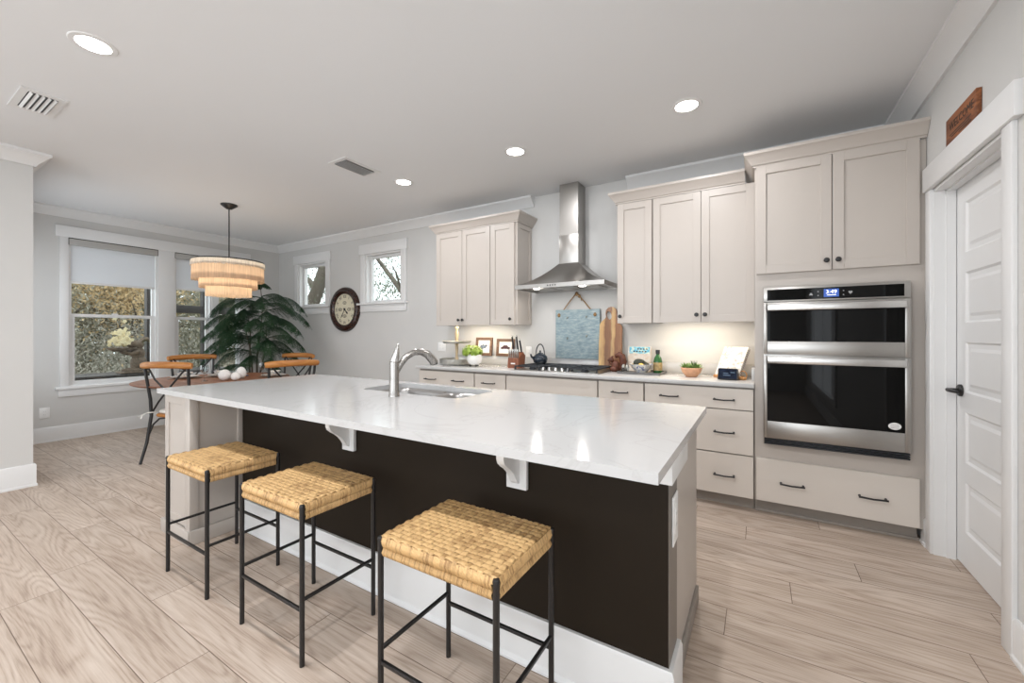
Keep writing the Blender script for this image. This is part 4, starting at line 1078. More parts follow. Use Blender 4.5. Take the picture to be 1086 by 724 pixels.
def ang_of(u, v): # direction given in the frame across/away
    d = ex*u+ey*v; return math.atan2(d.y, d.x)
spec = [  # stem, z, (across, away), length, lift
 (0, 1.72, (-1, -.25), .62, .30), (0, 1.74, (1, -.05), .60, .36), (0, 1.76, (.5, -.8), .45, .30), (0, 1.70, (-.4, -.9), .46, .30), (0, 1.74, (-.7, .6), .42, .30), (0, 1.70, (.6, .5), .40, .30),
 (0, 1.40, (-1, -.1), .66, .32), (0, 1.42, (1, -.2), .62, .34), (0, 1.44, (.2, -1), .46, .32), (0, 1.38, (-.6, -.7), .50, .30),
 (1, 1.50, (-1, -.3), .52, .34), (1, 1.46, (-.3, -1), .44, .34), (1, 1.22, (-1, .1), .56, .28), (1, 1.18, (-.7, -.8), .52, .28), (1, 1.58, (.3, -.8), .34, .4),
 (2, 1.44, (1, -.3), .50, .34), (2, 1.40, (.5, -1), .46, .32), (2, 1.20, (1, -.1), .56, .30), (2, 1.16, (.6, -.8), .50, .28), (2, 1.52, (.2, .8), .3, .3),
 (3, 1.26, (-.2, -1), .44, .34), (3, 1.05, (.9, -.5), .52, .30), (3, 1.02, (-.9, -.5), .54, .30), (0, 1.02, (1, .1), .58, .26), (0, .98, (-1, 0), .60, .26), (0, .92, (.2, -1), .46, .3), (3, .80, (-.6, -.8), .44, .3), (2, .84, (.8, -.6), .48, .3),
 (0, 1.82, (.95, -.35), .58, .22), (0, 1.80, (-.95, -.4), .58, .22), (0, 1.60, (1, .2), .60, .28), (0, 1.58, (-.9, .4), .56, .28), (0, 1.55, (.7, -.7), .52, .28), (0, 1.52, (-.7, -.7), .54, .28), (1, 1.34, (-.9, -.5), .54, .3), (2, 1.32, (.9, -.5), .56, .3), (0, 1.25, (.5, -.9), .50, .3), (0, 1.20, (-.5, -.9), .50, .3), (0, 1.12, (.95, -.2), .60, .28), (0, 1.12, (-.95, -.2), .60, .28)]
for si, z, (u, v), L, lift in spec: bough(si, z, ang_of(u, v), L, lift)
for k in range(5): bough(0, 2.0, k*2*PI/5+.3, .12, .35)

# ------------------------------------------------------------------ wall clock
CX, CZ = -5.345, 1.636
t = thing('wall_clock', 'large round dark wood wall clock with cream dial', 'clock', (CX, YW, CZ))
MB().lathe([(.235, -.028), (.242, -.036), (.262, -.050), (.295, -.054), (.322, -.044), (.334, -.026), (.336, 0), (.235, 0)], (CX, YW-.001, CZ), 72, 'Y').build('case', M['clockwood'], t)
MB().lathe([(0, -.018), (.240, -.018), (.240, -.003), (0, -.003)], (CX, YW-.001, CZ), 64, 'Y').build('dial', M['clockface'], t)
RN = ['XII', 'I', 'II', 'III', 'IV', 'V', 'VI', 'VII', 'VIII', 'IX', 'X', 'XI']
for k, s_ in enumerate(RN):
    a = -k*PI/6; m_ = Matrix.Translation((CX+.192*math.sin(k*PI/6), YW-.020, CZ+.192*math.cos(k*PI/6))) @ RXF @ Matrix.Rotation(a, 4, 'Z')
    text_mesh('numeral', s_, .062, M['ink'], m_, t)
rg = MB()
for u, v in ((0, .1), (0, -.1), (.105, 0), (-.105, 0)):
    rg.tube([(CX+u+.036*math.cos(q*PI/12), YW-.020, CZ+v+.020*math.sin(q*PI/12)) for q in range(24)], .004, 6, True)
    rg.ball((CX+u, YW-.020, CZ+v), .012, .002, .007, 10)
rg.build('scroll_ornament', M['ink'], t)
def hand(ang, L, w_, nm):
    b = MB(); b.prism([(-w_*.5, -.03), (w_*.5, -.03), (w_*.9, L*.55), (w_*1.6, L*.72), (0, L), (-w_*1.6, L*.72), (-w_*.9, L*.55)], 'Y', -.0015, .0015)
    b.xf(Matrix.Translation((CX, YW-.024, CZ)) @ Matrix.Rotation(ang, 4, 'Y')); b.build(nm, M['black'], t)
hand(math.radians(132), .105, .010, 'hour_hand'); hand(math.radians(213), .155, .006, 'minute_hand')
MB().lathe([(0, -.032), (.014, -.031), (.016, -.018), (0, -.018)], (CX, YW, CZ), 20, 'Y').build('hub', M['black'], t)

# ------------------------------------------------------------------ sign over the door
t = thing('wooden_sign', 'small rust brown wooden sign on top of the door casing', 'sign', (.842, 2.85, 2.238))
MB().box(.840, .8595, 2.672, 3.022, 2.2385, 2.382, .003).build('board', M['sign'], t)
RXS = Matrix(((0, 0, -1, 0), (-1, 0, 0, 0), (0, 1, 0, 0), (0, 0, 0, 1)))
text_mesh('lettering', 'WELCOME', .058, M['ink'], Matrix.Translation((.8398, 2.835, 2.325)) @ RXS, t)
ln = MB()
for z, a, b_ in ((2.283, 2.72, 2.97), (2.271, 2.74, 2.95), (2.258, 2.72, 2.86)): ln.box(.8392, .8398, a, b_, z, z+.005)
ln.build('stamped_lines', M['ink'], t)

# ------------------------------------------------------------------ things on the back counter
CZT = .914
# tiered tray
x, y = -3.00, 3.72
t = thing('tiered_tray', 'two-tier metal tray on a turned wooden post at the left of the counter', 'tray', (x, y, CZT))
MB().lathe([(.016, .012), (.022, .06), (.014, .10), (.018, .20), (.020, .235), (.030, .245), (.030, .262), (.016, .275), (.020, .30), (.024, .36), (.017, .40), (.018, .412), (.024, .425), (.014, .438), (0, .44)], (x, y, CZT), 24).build('post', M['pole_wood'], t)
MB().lathe([(0, .246), (.15, .246), (.158, .252), (.160, .268), (.156, .268), (.152, .255), (0, .252)], (x, y, CZT), 36).build('upper_tray', M['tin'], t)
MB().lathe([(0, .010), (.19, .010), (.196, .02), (.20, .068), (.194, .068), (.188, .022), (0, .016)], (x, y, CZT), 40).build('lower_tray', M['tin'], t)
for k in range(4):
    a = PI/4+k*PI/2; MB().ball((x+.15*math.cos(a), y+.15*math.sin(a), CZT+.0075), .0075).build('foot', M['tin'], t)
# scroll beads round the upper tray
rb = MB()
for k in range(26):
    a = 2*PI*k/26; rb.tube([(x+.160*math.cos(a)+.012*math.cos(q*PI/4)*-math.sin(a), y+.160*math.sin(a)+.012*math.cos(q*PI/4)*math.cos(a), CZT+.268+.012*math.sin(q*PI/4)) for q in range(8)], .0022, 5, True)
rb.build('scroll_rim', M['tin'], t)
for dx, dy, rr, lb in ((-.09, -.08, .022, 'small dark jar at the left of the tiered tray'), (.03, -.10, .026, 'small dark jar in the middle of the tiered tray')):
    j = thing('spice_jar', lb, 'jar', (x+dx, y+dy, CZT+.016), 'jars on the tiered tray')
    MB().lathe([(0, 0), (rr, 0), (rr, .034), (rr*.75, .040)], (x+dx, y+dy, CZT+.017), 18).build('glass_body', M['plasticblack'], j)
    MB().lathe([(rr*.8, .039), (rr*.8, .052), (0, .053)], (x+dx, y+dy, CZT+.017), 18).build('lid', M['tin'], j)
# lime plant in white pot
x, y = -2.655, 3.60
t = thing('potted_herb', 'lime green leafy plant in a round white footed pot', 'plant', (x, y, CZT))
MB().lathe([(0, .018), (.045, .020), (.075, .045), (.085, .080), (.080, .115), (.068, .130), (.062, .128), (.072, .08), (.04, .04), (0, .035)], (x, y, CZT), 32).build('pot', M['ceramic'], t)
for k in range(3):
    a = k*2*PI/3-.6; MB().ball((x+.048*math.cos(a), y+.048*math.sin(a), CZT+.012), .013, .013, .012, 12).build('foot', M['plasticblack'], t)
rl = random.Random(5)
def leaf(b, p, d, n, L, W_):
    s = d.cross(n).normalized(); p = Vector(p)
    A = [p, p+d*L*.35+s*W_*.5, p+d*L*.7+s*W_*.42+n*-.004, p+d*L-n*.008, p+d*L*.7-s*W_*.42+n*-.004, p+d*L*.35-s*W_*.5]
    mid_ = p+d*L*.5+n*.004
    vs = b._vs(A); c = b.bm.verts.new(mid_)
    for i in range(6): b.bm.faces.new((vs[i], vs[(i+1) % 6], c))
b = MB()
for k in range(150):
    u = Vector((rl.gauss(0, 1), rl.gauss(0, 1), rl.gauss(.25, .7))).normalized()
    cpt = Vector((x-.03, y, CZT+.165))+Vector((u.x*.115, u.y*.10, u.z*.075))*rl.uniform(.55, 1)
    if cpt.z < CZT+.10 and (cpt.xy-Vector((x, y))).length < .08: continue
    n_ = (u+Vector((0, 0, .6))).normalized(); d = Vector((rl.uniform(-1, 1), rl.uniform(-1, 1), rl.uniform(-.6, .3)))+u*.8; d = (d-n_*d.dot(n_)).normalized()
    leaf(b, cpt, d, n_, rl.uniform(.035, .06), rl.uniform(.028, .045))
b.build('leaves', M['leaf_lime'], t, 60, recalc=False)
b = MB()
for k in range(9):
    a = k*.7; b.tube([(x, y, CZT+.10), (x+.03*math.cos(a)-.01, y+.03*math.sin(a), CZT+.15), (x+.07*math.cos(a)-.03, y+.06*math.sin(a), CZT+.18)], .002, 5)
b.build('stems', M['leaf_lime'], t)
# picture frames leaning on the splashback
def pframe(xc, w_, h_, art, label):
    t = thing('picture_frame', label, 'picture frame', (xc, 3.93, 1.012), 'small picture frames')
    z0 = 1.0105; y0 = YW-.0215; tl = Matrix.Translation((xc, y0, z0)) @ Matrix.Rotation(-.10, 4, 'X')
    f = .032
    b = MB(); b.holed([(-w_/2, 0), (w_/2, 0), (w_/2, h_), (-w_/2, h_)], [[(-w_/2+f, f), (w_/2-f, f), (w_/2-f, h_-f), (-w_/2+f, h_-f)]], 'Y', -.016, 0)
    b.xf(tl); b.build('moulding', M['frame_b'], t)
    b = MB(); b.box(-w_/2+f-.006, w_/2-f+.006, -.008, -.002, f-.006, h_-f+.006); b.xf(tl); b.build('mat_board', M['cardboardart'], t)
    return t, tl, f
t, tl, f = pframe(-2.785, .235, .215, None, 'bronze framed small picture of grey-blue shapes, left of the pair')
b = MB()
for k, (u, v, r) in enumerate(((-.035, .0, .02), (-.012, .012, .016), (.012, -.005, .02), (.03, .012, .014), (-.02, -.018, .014))): b.lathe([(0, -.0005), (r, -.0005), (r*.6, .0), (0, 0)], (u, -.0085, .1075+v), 7, 'Y', sx=1.2, sy=.9)
b.xf(tl); b.build('print', M['photo1'], t)
t, tl, f = pframe(-2.485, .24, .20, None, 'bronze framed small picture of a dark red car, right of the pair')
b = MB(); b.prism([(-.062, .085), (-.062, .103), (-.045, .108), (-.025, .126), (.02, .128), (.036, .110), (.058, .106), (.062, .088), (.05, .085), (.04, .078), (.03, .085), (-.03, .085), (-.04, .078), (-.05, .085)], 'Y', -.0088, -.0082); b.xf(tl); b.build('print', M['photo2'], t)
# knife block
x, y = -2.185, 3.70
t = thing('knife_block', 'brown wooden knife block holding steel-handled knives', 'knife block', (x, y, CZT))
b = MB(); b.prism([(y-.075, CZT), (y+.065, CZT), (y+.075, CZT+.125), (y+.03, CZT+.165), (y-.06, CZT+.105)], 'X', x-.065, x+.065); b.build('block', wood('cherry_block', (.16, .045, .018), (.25, .085, .035), 10, 2), t)
o = MB().box(x-.025, x+.025, y-.0715, y-.0700, CZT+.040, CZT+.052).build('maker_label', M['white'], t)
for k in range(6):
    px_ = x-.052+.0208*k
    kn = thing('kitchen_knife', 'steel-handled table knife in the front row of the block, %s from the left' % ('first', 'second', 'third', 'fourth', 'fifth', 'sixth')[k], 'knife', (px_, y-.055, CZT+.09), 'front row of knives in the block')
    MB().tube([(px_, y-.052, CZT+.098), (px_, y-.056, CZT+.125), (px_, y-.063, CZT+.185), (px_, y-.064, CZT+.195)], [.0085, .0095, .0095, .007], 8, flat=.7).build('handle', M['steel_hi'], kn)
for k, (u, h_, lb) in enumerate(((-.045, .33, 'tall chef knife at the left of the knife block'), (.008, .335, 'tall chef knife at the middle of the knife block'), (.046, .295, 'shorter dark knife at the right of the knife block'))):
    kn = thing('chef_knife', lb, 'knife', (x+u, y+.04, CZT+.15), 'tall knives in the block')
    MB().tube([(x+u, y+.035, CZT+.135), (x+u, y+.015, CZT+.21), (x+u, y-.012, CZT+h_-.01), (x+u, y-.016, CZT+h_)], [.009, .011, .011, .008], 8, flat=.8).build('handle', M['iron'], kn)
    MB().ball((x+u, y-.015, CZT+h_-.004), .0115, .0115, .0095, 10).build('end_cap', M['steel_hi'], kn)
# kettle on the cooktop
x, y, z = -1.945, 3.78, .960
t = thing('tea_kettle', 'round blue-black kettle with tall looped handle on the cooktop', 'kettle', (x, y, z))
MB().lathe([(0, 0), (.052, 0), (.070, .016), (.078, .045), (.072, .075), (.052, .096), (.030, .104), (.0, .105)], (x, y, z), 36).build('body', M['kettle'], t)
b = MB(); b.lathe([(.034, .102), (.030, .110), (.008, .116), (.006, .122)], (x, y, z), 24); b.ball((x, y, z+.128), .010); b.build('lid', M['kettle'], t)
b = MB(); b.tube(arc((x, y, z+.10), .048, 10, 170, 18, 'XZ', 2.1), .006, 10); b.tube([(x-.0473, y, z+.118), (x-.052, y, z+.085)], .005, 8); b.tube([(x+.0473, y, z+.118), (x+.052, y, z+.085)], .005, 8)
b.build('handle', M['iron'], t)
MB().tube([(x-.04, y-.055, z+.05), (x-.058, y-.082, z+.075), (x-.064, y-.094, z+.100)], [.016, .011, .008], 12).build('spout', M['kettle'], t)
# hanging board
t = thing('hanging_board', 'square blue-grey washed board hung on rope below the range hood', 'board', (-1.603, YW-.02, 1.009))
MB().box(-1.845, -1.361, YW-.040, YW-.0225, 1.012, 1.519, .003).build('panel', M['slate'], t)
hk = MB()
for x, z in ((-1.71, 1.44), (-1.50, 1.445), (-1.71, 1.225), (-1.50, 1.25)):
    hk.lathe([(0, 0), (.010, 0), (.007, -.006), (.004, -.016), (0, -.017)], (x, YW-.040, z), 12, 'Y'); hk.tube(arc((x, YW-.050, z-.006), .008, 180, 360, 6, 'YZ'), .0025, 6)
hk.build('hooks', M['tin'], t)
rp = MB(); tp = (-1.612, YW-.030, 1.690)
rp.tube([(-1.760, YW-.030, 1.515), (-1.69, YW-.030, 1.605), tp], .006, 8); rp.tube([(-1.460, YW-.030, 1.515), (-1.53, YW-.030, 1.60), tp], .006, 8)
rp.ball((tp[0], tp[1]-.004, tp[2]-.01), .017, .014, .022, 12); rp.ball((tp[0]+.03, tp[1]-.004, tp[2]-.035), .016, .013, .018, 12); rp.tube([(tp[0]+.01, tp[1]-.006, tp[2]-.02), (tp[0]+.05, tp[1]-.008, tp[2]-.05), (tp[0]+.058, tp[1]-.008, tp[2]-.085)], [.008, .007, .004], 8)
for x in (-1.805, -1.410): rp.ball((x, YW-.044, 1.463), .017, .012, .021, 12)
rp.build('rope', M['rope'], t)
tag(MB().lathe([(0, 0), (.006, 0), (.006, -.004), (.003, -.006), (.003, -.04), (0, -.04)], (tp[0], YW, tp[2]+.008), 10, 'Y').build('wall_hook', M['tin']), 'tiny metal hook holding the rope of the blue-grey board', 'hook')
# cutting board leaning on the wall
t = thing('cutting_board', 'tall two-tone acacia cutting board with looped handle', 'cutting board', (-1.245, 3.92, CZT))
ol = [(-.112, 0), (.110, 0), (.113, .20), (.110, .43), (.085, .455), (.065, .475), (.058, .50), (.057, .56), (.048, .595), (.025, .615), (-.005, .62), (-.03, .612), (-.052, .588), (-.056, .555), (-.05, .52), (-.062, .50), (-.095, .475), (-.110, .45), (-.115, .25)]
hole = [(-.02+.026*math.cos(a*PI/8), .535+.040*math.sin(a*PI/8)-.012*math.cos(a*PI/8)) for a in range(16)]
b = MB(); b.holed(ol, [hole], 'Y', -.022, 0); b.xf(Matrix.Translation((-1.245, YW-.072, CZT+.001)) @ Matrix.Rotation(-.085, 4, 'X')); b.build('plank', M['board_a'], t)
# squirrel
x, y = -1.160, 3.80
t = thing('squirrel_figurine', 'reddish carved squirrel ornament with bushy tail right of the cooktop', 'figurine', (x, y, CZT))
b = MB(); b.ball((x, y, CZT+.052), .042, .036, .052, 20); b.ball((x-.035, y-.012, CZT+.110), .028, .024, .026, 18, Matrix.Rotation(.35, 4, 'Y')); b.ball((x-.060, y-.016, CZT+.103), .013, .011, .010, 12)
for s in (-1, 1):
    b.tube([(x-.028, y-.012+s*.014, CZT+.130), (x-.024, y-.012+s*.018, CZT+.148)], [.008, .003], 8)
    b.tube([(x-.020, y+s*.022, CZT+.075), (x-.052, y+s*.014-.004, CZT+.070), (x-.058, y+s*.006-.006, CZT+.084)], [.011, .009, .007], 8)
    b.ball((x-.012, y+s*.03, CZT+.024), .034, .014, .024, 14)
b.build('body', M['squirrel'], t, 80)
b = MB(); b.tube([(x+.025, y+.01, CZT+.022), (x+.058, y+.012, CZT+.045), (x+.070, y+.012, CZT+.095), (x+.058, y+.012, CZT+.142), (x+.030, y+.010, CZT+.160), (x+.008, y+.008, CZT+.146), (x+.004, y+.006, CZT+.128)], [.014, .026, .034, .034, .028, .020, .008], 14); b.build('tail', M['squirrel'], t, 80)
# right tray with cookbook, bowl, bottle
t = thing('serving_tray', 'flat grey tray carrying the bowl, bottle and cookbook', 'tray', (-.90, 3.70, CZT))
x0, x1, y0, y1 = -1.075, -.725, 3.60, 3.90
MB().box(x0, x1, y0, y1, CZT+.0005, CZT+.007, .002).build('base', M['pewter'], t)
b = MB(); b.holed([(x0-.008, y0-.008), (x1+.008, y0-.008), (x1+.008, y1+.008), (x0-.008, y1+.008)], [[(x0, y0), (x1, y0), (x1, y1), (x0, y1)]], 'Z', CZT+.0005, CZT+.020); b.build('rim', M['pewter'], t)
TT = CZT+.0075
def book(mtx, w_, h_, th, face, label, band=None, name='cookbook'):
    t = thing(name, label, 'book', mtx.translation)
    for (a, c, nm, m_) in ((-.003, 0, 'front_cover', face), (th, th+.003, 'back_cover', face)):
        b = MB().box(-w_/2, w_/2, a, c, 0, h_); b.xf(mtx); b.build(nm, m_, t)
    b = MB().box(-w_/2+.003, w_/2-.005, 0, th, .004, h_-.004); b.xf(mtx); b.build('pages', M['paper'], t)
    b = MB().box(-w_/2-.003, -w_/2, -.003, th+.003, 0, h_); b.xf(mtx); b.build('spine', band or face, t)
    return t
mt = Matrix.Translation((-.955, 3.842, TT)) @ Matrix.Rotation(-.16, 4, 'X')
t = book(mt, .205, .235, .020, M['cover_cream'], 'cookbook with blue top band standing behind the bowl on the tray')
b = MB().box(-.092, .094, -.0042, -.003, .165, .228); b.xf(mt); b.build('cover_band', M['cover_sky'], t)
b = MB()
for k in range(5): b.box(-.055+.026*k, -.040+.026*k, -.0052, -.0042, .178, .190)
for k in range(4): b.box(-.02+.026*k, -.005+.026*k, -.0052, -.0042, .202, .213)
b.xf(mt); b.build('title_lettering', M['ink'], t)
x, y = -.895, 3.70
o = MB().lathe([(0, 0), (.042, 0), (.046, .010), (.070, .035), (.100, .078), (.103, .080), (.097, .076), (.066, .036), (.04, .014), (0, .012)], (0, 0, 0), 40).build('mixing_bowl', M['pattern_bowl']); o.location = (x, y, TT); tag(o, 'white patterned bowl of fruit on the grey tray', 'bowl')
def fruit(name, cx, cy, cz, r, k, m, label, rot):
    b = MB(); prof = [(r*math.cos(a)*(1-.22*math.sin(a)), r*k*math.sin(a)) for a in [(-PI/2+PI*q/14) for q in range(15)]]; prof[0] = (0, -r*k); prof[-1] = (0, r*k)
    b.lathe(prof, (0, 0, 0), 20); b.xf(Matrix.Rotation(rot, 4, 'Y')); o = b.build(name, m, None, 180); o.location = (cx, cy, cz); tag(o, label, 'fruit', 'fruit in the patterned bowl')
fruit('avocado', x-.020, y-.005, TT+.090, .036, 1.4, M['fruitdark'], 'dark avocado on top of the fruit in the bowl', 1.3)
fruit('avocado', x+.025, y+.022, TT+.066, .033, 1.3, M['fruitdark'], 'dark avocado half hidden at the right of the bowl', 1.7)
fruit('lemon', x+.010, y-.045, TT+.062, .026, 1.2, M['lemon'], 'yellow lemon at the front of the bowl', 1.5)
fruit('lemon', x-.060, y+.0, TT+.060, .024, 1.2, M['lemon'], 'yellow lemon at the left rim of the bowl', 1.2)
x, y = -.765, 3.745
t = thing('oil_bottle', 'squat dark green glass bottle at the right of the grey tray', 'bottle', (x, y, TT))
MB().lathe([(0, 0), (.034, 0), (.037, .006), (.037, .105), (.030, .135), (.018, .155), (.015, .165), (.015, .180), (0, .180)], (x, y, TT), 28).build('glass_body', M['greenglass'], t)
MB().lathe([(.016, .168), (.018, .170), (.018, .205), (0, .207)], (x, y, TT), 20).build('cap', M['plasticblack'], t)
MB().lathe([(.0376, .025), (.0378, .025), (.0378, .095), (.0376, .095)], (x, y, TT), 28).build('paper_label', mat('tan_bottle_label', (.38, .27, .12), .6, var=.5, vscale=40), t)
for dx, dy, lb in ((-1.045, 3.665, 'small silver shaker at the left front of the grey tray'), (-1.005, 3.640, 'small silver shaker beside the patterned bowl')):
    t = thing('salt_shaker', lb, 'shaker', (dx, dy, TT), 'shakers on the grey tray')
    MB().lathe([(0, 0), (.019, 0), (.017, .02), (.013, .045)], (dx, dy, TT), 18).build('body', M['gl'], t)
    MB().lathe([(.0145, .044), (.015, .060), (.009, .072), (0, .074)], (dx, dy, TT), 18).build('cap', M['tin'], t)
# succulent bowl
x, y = -.480, 3.655
t = thing('succulent_bowl', 'terracotta bowl of green succulents in the middle of the right counter', 'plant', (x, y, CZT))
MB().lathe([(0, 0), (.040, 0), (.045, .004), (.072, .040), (.082, .072), (.078, .075), (.068, .045), (.05, .03), (0, .05)], (x, y, CZT), 36).build('bowl', M['terracotta'], t)
for k, (u, v, s_) in enumerate(((-.045, -.01, 1.0), (0, -.03, .8), (.045, -.005, 1.0), (.01, .03, 1.1), (-.03, .035, .9))):
    b = MB(); c = Vector((x+u, y+v, CZT+.068))
    for q in range(16):
        a = q*2.4; el = .25+.9*(q/16); d = Vector((math.cos(a)*math.cos(el), math.sin(a)*math.cos(el), math.sin(el)))
        b.tube([c, c+d*.022*s_, c+d*.040*s_, c+d*.056*s_], [.003, .0075*s_, .006*s_, .0008], 7, flat=.5)
    b.build('rosette', M['leaf_succ'], t, 80)
b = MB(); 
for k in range(6): b.tube([(x+.02, y, CZT+.06), (x+.02+.012*math.cos(k), y+.012*math.sin(k), CZT+.10), (x+.02+.026*math.cos(k), y+.026*math.sin(k), CZT+.135)], [.003, .0035, .001], 6)
b.build('spiky_succulent', M['leaf_deep'], t)
# cookbook on wooden stand
t = thing('book_stand', 'light wooden book stand behind the smart display', 'book stand', (-.19, 3.72, CZT))
ms = Matrix.Translation((-.190, 3.70, CZT)) @ Matrix.Rotation(-.58, 4, 'Z')
def sp_(b, nm, m_): b.xf(ms); return b.build(nm, m_, t)
wd = wood('honey_stand_wood', (.38, .17, .05), (.52, .26, .09), 8, 0)
sp_(MB().box(-.125, .145, -.055, -.020, .0, .022, .006, 3), 'ledge', wd)
sp_(MB().box(-.012, .012, -.03, .14, 0, .014, .004), 'rear_foot', wd)
b = MB(); b.box(-.014, .014, -.006, .006, 0, .20, .004); b.xf(Matrix.Translation((0, .0, .01)) @ Matrix.Rotation(-.42, 4, 'X')); sp_(b, 'back_rest', wd)
sp_(MB().tube(arc((.105, -.01, .035), .03, -40, 220, 14, 'XZ'), .004, 8), 'wire_loop', wd)
mt = ms @ Matrix.Translation((-.015, -.036, .0225)) @ Matrix.Rotation(-.50, 4, 'X')
t = book(mt, .205, .255, .020, M['cover_floral'], 'pale floral-covered spiral cookbook propped on the wooden stand')
rg = MB()
for k in range(14): rg.tube([(.1025+.009*math.cos(q*PI/4), .008+.013*math.sin(q*PI/4), .018+.016*k) for q in range(8)], .0016, 5, True)
rg.xf(mt); rg.build('spiral_binding', M['plasticblack'], t)
b = MB()
for k in range(6): b.box(-.02+.012*k, -.012+.012*k, -.0038, -.003, .205, .212)
b.xf(mt); b.build('title_lettering', M['grey_icon'], t)
# smart display
ms = Matrix.Translation((-.205, 3.56, CZT)) @ Matrix.Rotation(-.12, 4, 'Z')
t = thing('smart_display', 'small black smart display with dark blue screen in front of the cookbook', 'display', (-.205, 3.56, CZT))
b = MB(); b.prism([(-.035, .001), (.045, .001), (.055, .012), (.040, .050), (.0, .088), (-.010, .088), (-.040, .008)], 'X', -.069, .069)
bmesh.ops.bevel(b.bm, geom=b.bm.edges[:], offset=.004, segments=2, affect='EDGES'); b.xf(ms); b.build('housing', M['plasticblack'], t)
b = MB(); b.prism([(-.0412, .012), (-.0120, .0845), (-.0113, .0843), (-.0405, .0118)], 'X', -.062, .062); b.xf(ms); sc_ = b.build('screen', M['screen_dim'], t)
b = MB()
for u, v, w_ in ((-.03, .30, .05), (-.03, .5, .035), (.02, .6, .03)):
    p_ = Vector((u, -.0418+.0292*v, .012+.0725*v)); b.box(p_.x, p_.x+w_, p_.y-.0006, p_.y+.0002, p_.z, p_.z+.006)
b.xf(ms); b.build('screen_lines', mat('pale_screen_print', (.08, .13, .2), .4, var=.05, emit=(.2, .35, .6), es=.05), sc_)

# ------------------------------------------------------------------ outside
struct('floor_porch', MB().box(-10.6, XL-.15, -1.5, 9.0, -.25, -.10), M['deck'])
struct('ground', MB().box(-40, 12, -6, 40, -.45, -.30), mat('leaf_litter_ground', (.14, .11, .07), .95, var=.4, vscale=3))
def px_post(X, y0, y1, z0, z1, m, nm, lb, cat, th=.09, grp=None):
    o = MB().box(X-th/2, X+th/2, y0, y1, z0, z1, .004).build(nm, m); tag(o, lb, cat, grp); return o
PXX = -9.2
px_post(PXX, 2.80, 2.98, -.10, 3.2, M['porchdark'], 'porch_post', 'dark porch post seen through the right side of the wide window', 'post', .12, 'porch posts')
px_post(PXX, 3.64, 3.84, -.10, 3.2, M['porchdark'], 'porch_post', 'dark porch post seen through the second window', 'post', .12, 'porch posts')
px_post(XL-.42, 3.16, 3.215, -.10, 3.2, M['porchteal'], 'porch_post', 'dark teal post close outside the third window', 'post', .06, 'porch posts')
o = MB().box(PXX-.05, PXX+.05, 2.98, 6.0, 1.66, 1.80, .004).build('porch_beam', M['porchdark']); tag(o, 'dark horizontal porch rail between the posts at eye level', 'beam')
t = thing('garden_table', 'long dark outdoor table under the stone rabbit, beyond the wide window', 'table', (-8.5, 2.3, -.10))
MB().box(-8.85, -8.15, 1.2, 3.7, .60, .66, .006).build('tabletop', M['porchdark'], t)
for yy in (1.35, 2.4, 3.5):
    for xx in (-8.75, -8.25): MB().box(xx-.04, xx+.04, yy-.04, yy+.04, -.10, .60, .004).build('leg', M['porchdark'], t)
# stone rabbit holding a tray of flowers
rx, ry, rz = -8.35, 2.46, .66
t = thing('rabbit_statue', 'weathered stone rabbit statue holding a tray of pale flowers outside', 'statue', (rx, ry, rz))
b = MB()
b.ball((rx, ry, rz+.14), .11, .10, .15, 20); b.ball((rx, ry-.01, rz+.30), .085, .085, .11, 20); b.ball((rx, ry-.02, rz+.44), .07, .085, .07, 20); b.ball((rx, ry-.095, rz+.43), .04, .045, .038, 14)
b.tube([(rx+.02, ry+.02, rz+.49), (rx+.03, ry+.09, rz+.53), (rx+.03, ry+.17, rz+.47), (rx+.03, ry+.205, rz+.39)], [.022, .032, .034, .014], 12)
b.tube([(rx-.03, ry+.02, rz+.49), (rx-.04, ry+.08, rz+.54), (rx-.04, ry+.15, rz+.50), (rx-.04, ry+.185, rz+.43)], [.022, .030, .032, .014], 12)
for s in (-1, 1):
    b.tube([(rx+s*.07, ry-.01, rz+.33), (rx+s*.08, ry-.11, rz+.30), (rx+s*.05, ry-.20, rz+.335)], [.034, .028, .022], 10)
    b.ball((rx+s*.07, ry-.07, rz+.04), .05, .12, .045, 14)
b.box(rx-.13, rx+.13, ry-.24, ry+.12, rz, rz+.03, .01)
b.build('body', M['stone'], t, 80)
MB().lathe([(0, 0), (.10, 0), (.17, .035), (.175, .06), (.16, .055), (.09, .02), (0, .015)], (rx, ry-.19, rz+.34), 28, sx=.7).build('tray', M['stone'], t)
b = MB(); rf = random.Random(3)
for k in range(70):
    c = Vector((rx+rf.gauss(0, .05), ry-.19+rf.gauss(-.01, .055), rz+.42+abs(rf.gauss(0, .11))+.02))
    for q in range(5):
        a = q*2*PI/5+k; d = Vector((rf.uniform(-.4, .4)+.3, math.cos(a), math.sin(a))).normalized(); leaf(b, c, d, Vector((1, .0, .1)), .034, .026)
b.build('flowers', M['flower'], t, 60, recalc=False)
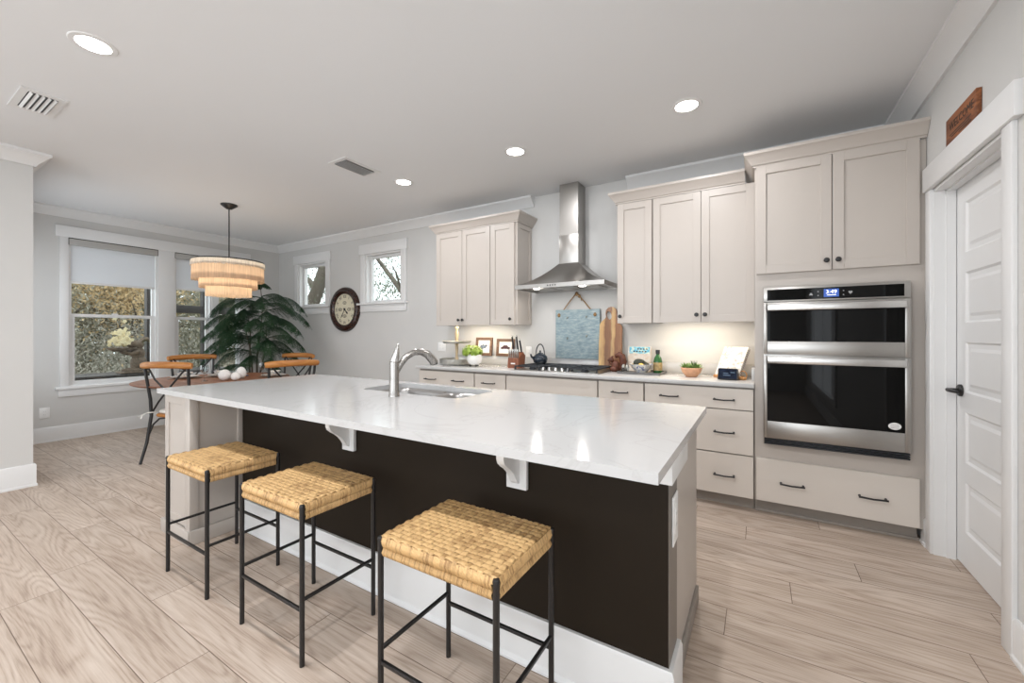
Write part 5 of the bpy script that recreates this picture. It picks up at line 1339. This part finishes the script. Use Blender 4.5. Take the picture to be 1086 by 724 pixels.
# trees
def blob(name, label, c, rad, n, m, size, seed, trunk=None, droop=0, thick=1.0):
    rr = random.Random(seed); t = thing(name, label, 'tree', (c[0], c[1], -.3), 'trees outside the windows')
    b = MB(); C_ = Vector(c)
    clumps = []
    for k in range(26):
        while True:
            p = Vector((rr.uniform(-1, 1), rr.uniform(-1, 1), rr.uniform(-1, 1)))
            if p.length < 1: break
        clumps.append((C_+Vector((p.x*rad[0], p.y*rad[1], p.z*rad[2])), rr.uniform(.25, .55)*thick))
    for k in range(n):
        cc, cr_ = clumps[rr.randrange(26)]
        p = cc+Vector((rr.gauss(0, cr_), rr.gauss(0, cr_), rr.gauss(0, cr_)))
        if p.x > -7.75 and p.y < 4.7: continue
        if p.z < -.28: continue
        d = Vector((rr.uniform(-1, 1), rr.uniform(-1, 1), rr.uniform(-1, .5)-droop)).normalized(); n_ = Vector((rr.uniform(-1, 1), rr.uniform(-1, 1), rr.uniform(-.3, 1)))
        s_ = d.cross(n_)
        if s_.length < .1: continue
        s_.normalize(); L = size*rr.uniform(.6, 1.5); W_ = L*(.42 if droop < .5 else .2)
        v = b._vs([p-d*L*.5, p+s_*W_*.5, p+d*L*.5, p-s_*W_*.5]); b.bm.faces.new(v)
    b.build('foliage', m, t, 60, recalc=False)
    if trunk:
        pts, r0, r1 = trunk; N = len(pts); MB().tube(pts, [r0+(r1-r0)*k/(N-1) for k in range(N)], 12).build('trunk', M['bark'], t)
        for k in range(5):
            p = Vector(pts[min(N-1, 1+k % (N-1))]); a = rr.uniform(0, 6.28); e = p+Vector((math.cos(a)*1.0, math.sin(a)*1.0, rr.uniform(.2, .9)))
            MB().tube([p, (p+e)/2+Vector((0, 0, .12)), e], [r1*.8, r1*.5, r1*.2], 8).build('limb', M['bark'], t)
    return t
tr_ = lambda x, y, h, r: ([(x, y, -.35), (x+.05, y+.03, h*.5), (x-.04, y+.1, h)], r, r*.5)
blob('shrub_tree', 'olive tree mass behind the left part of the wide window', (-13.6, 2.7, 1.6), (.9, 1.3, 1.7), 17000, M['leaf_olive'], .075, 21, tr_(-13.6, 2.7, 2.6, .10))
blob('shrub_tree', 'golden brown tree mass in the middle of the wide window', (-13.0, 3.7, 2.3), (.8, .9, .8), 8000, M['leaf_gold'], .07, 22, tr_(-13.0, 3.7, 2.4, .09), .3)
blob('shrub_tree', 'grey mossy tree low in the wide window', (-12.6, 3.6, .7), (.9, 1.5, .8), 15000, M['leaf_grey'], .075, 23, tr_(-12.6, 3.6, 1.4, .08), .6)
blob('shrub_tree', 'olive tree mass behind the second window', (-13.2, 5.4, 1.5), (.9, 1.3, 1.7), 17000, M['leaf_olive'], .075, 24, tr_(-13.2, 5.4, 2.6, .10))
blob('shrub_tree', 'deep green tree mass farther back behind the dining windows', (-16.5, 4.6, 2.0), (1.0, 3.4, 2.4), 15000, M['leaf_deep'], .20, 25, tr_(-16.5, 4.6, 3.5, .16), 0, 1.6)
blob('shrub_tree', 'grey mossy tree behind the third window', (-13.0, 7.2, 1.6), (.9, 1.2, 1.7), 12000, M['leaf_grey'], .08, 26, tr_(-13.0, 7.2, 2.6, .10), .5)
blob('shade_tree', 'tree with thick leaning trunk outside the small window left of the clock', (-12.2, 8.6, 2.9), (1.2, .6, 1.0), 3000, M['leaf_deep'], .10, 27, ([(-13.2, 7.9, -.35), (-12.75, 7.9, 1.4), (-12.38, 7.9, 2.12), (-12.03, 7.9, 2.6), (-11.65, 7.9, 3.3), (-11.3, 8.0, 4.2)], .26, .15), .5)
blob('shade_tree', 'tree with hanging twigs outside the small window right of the clock', (-9.0, 8.5, 2.8), (1.2, .6, 1.0), 3000, M['leaf_deep'], .10, 28, ([(-8.0, 8.5, -.35), (-8.25, 8.4, 1.6), (-8.7, 8.3, 2.5), (-9.3, 8.2, 3.2), (-9.9, 8.2, 3.8)], .10, .045), .9)
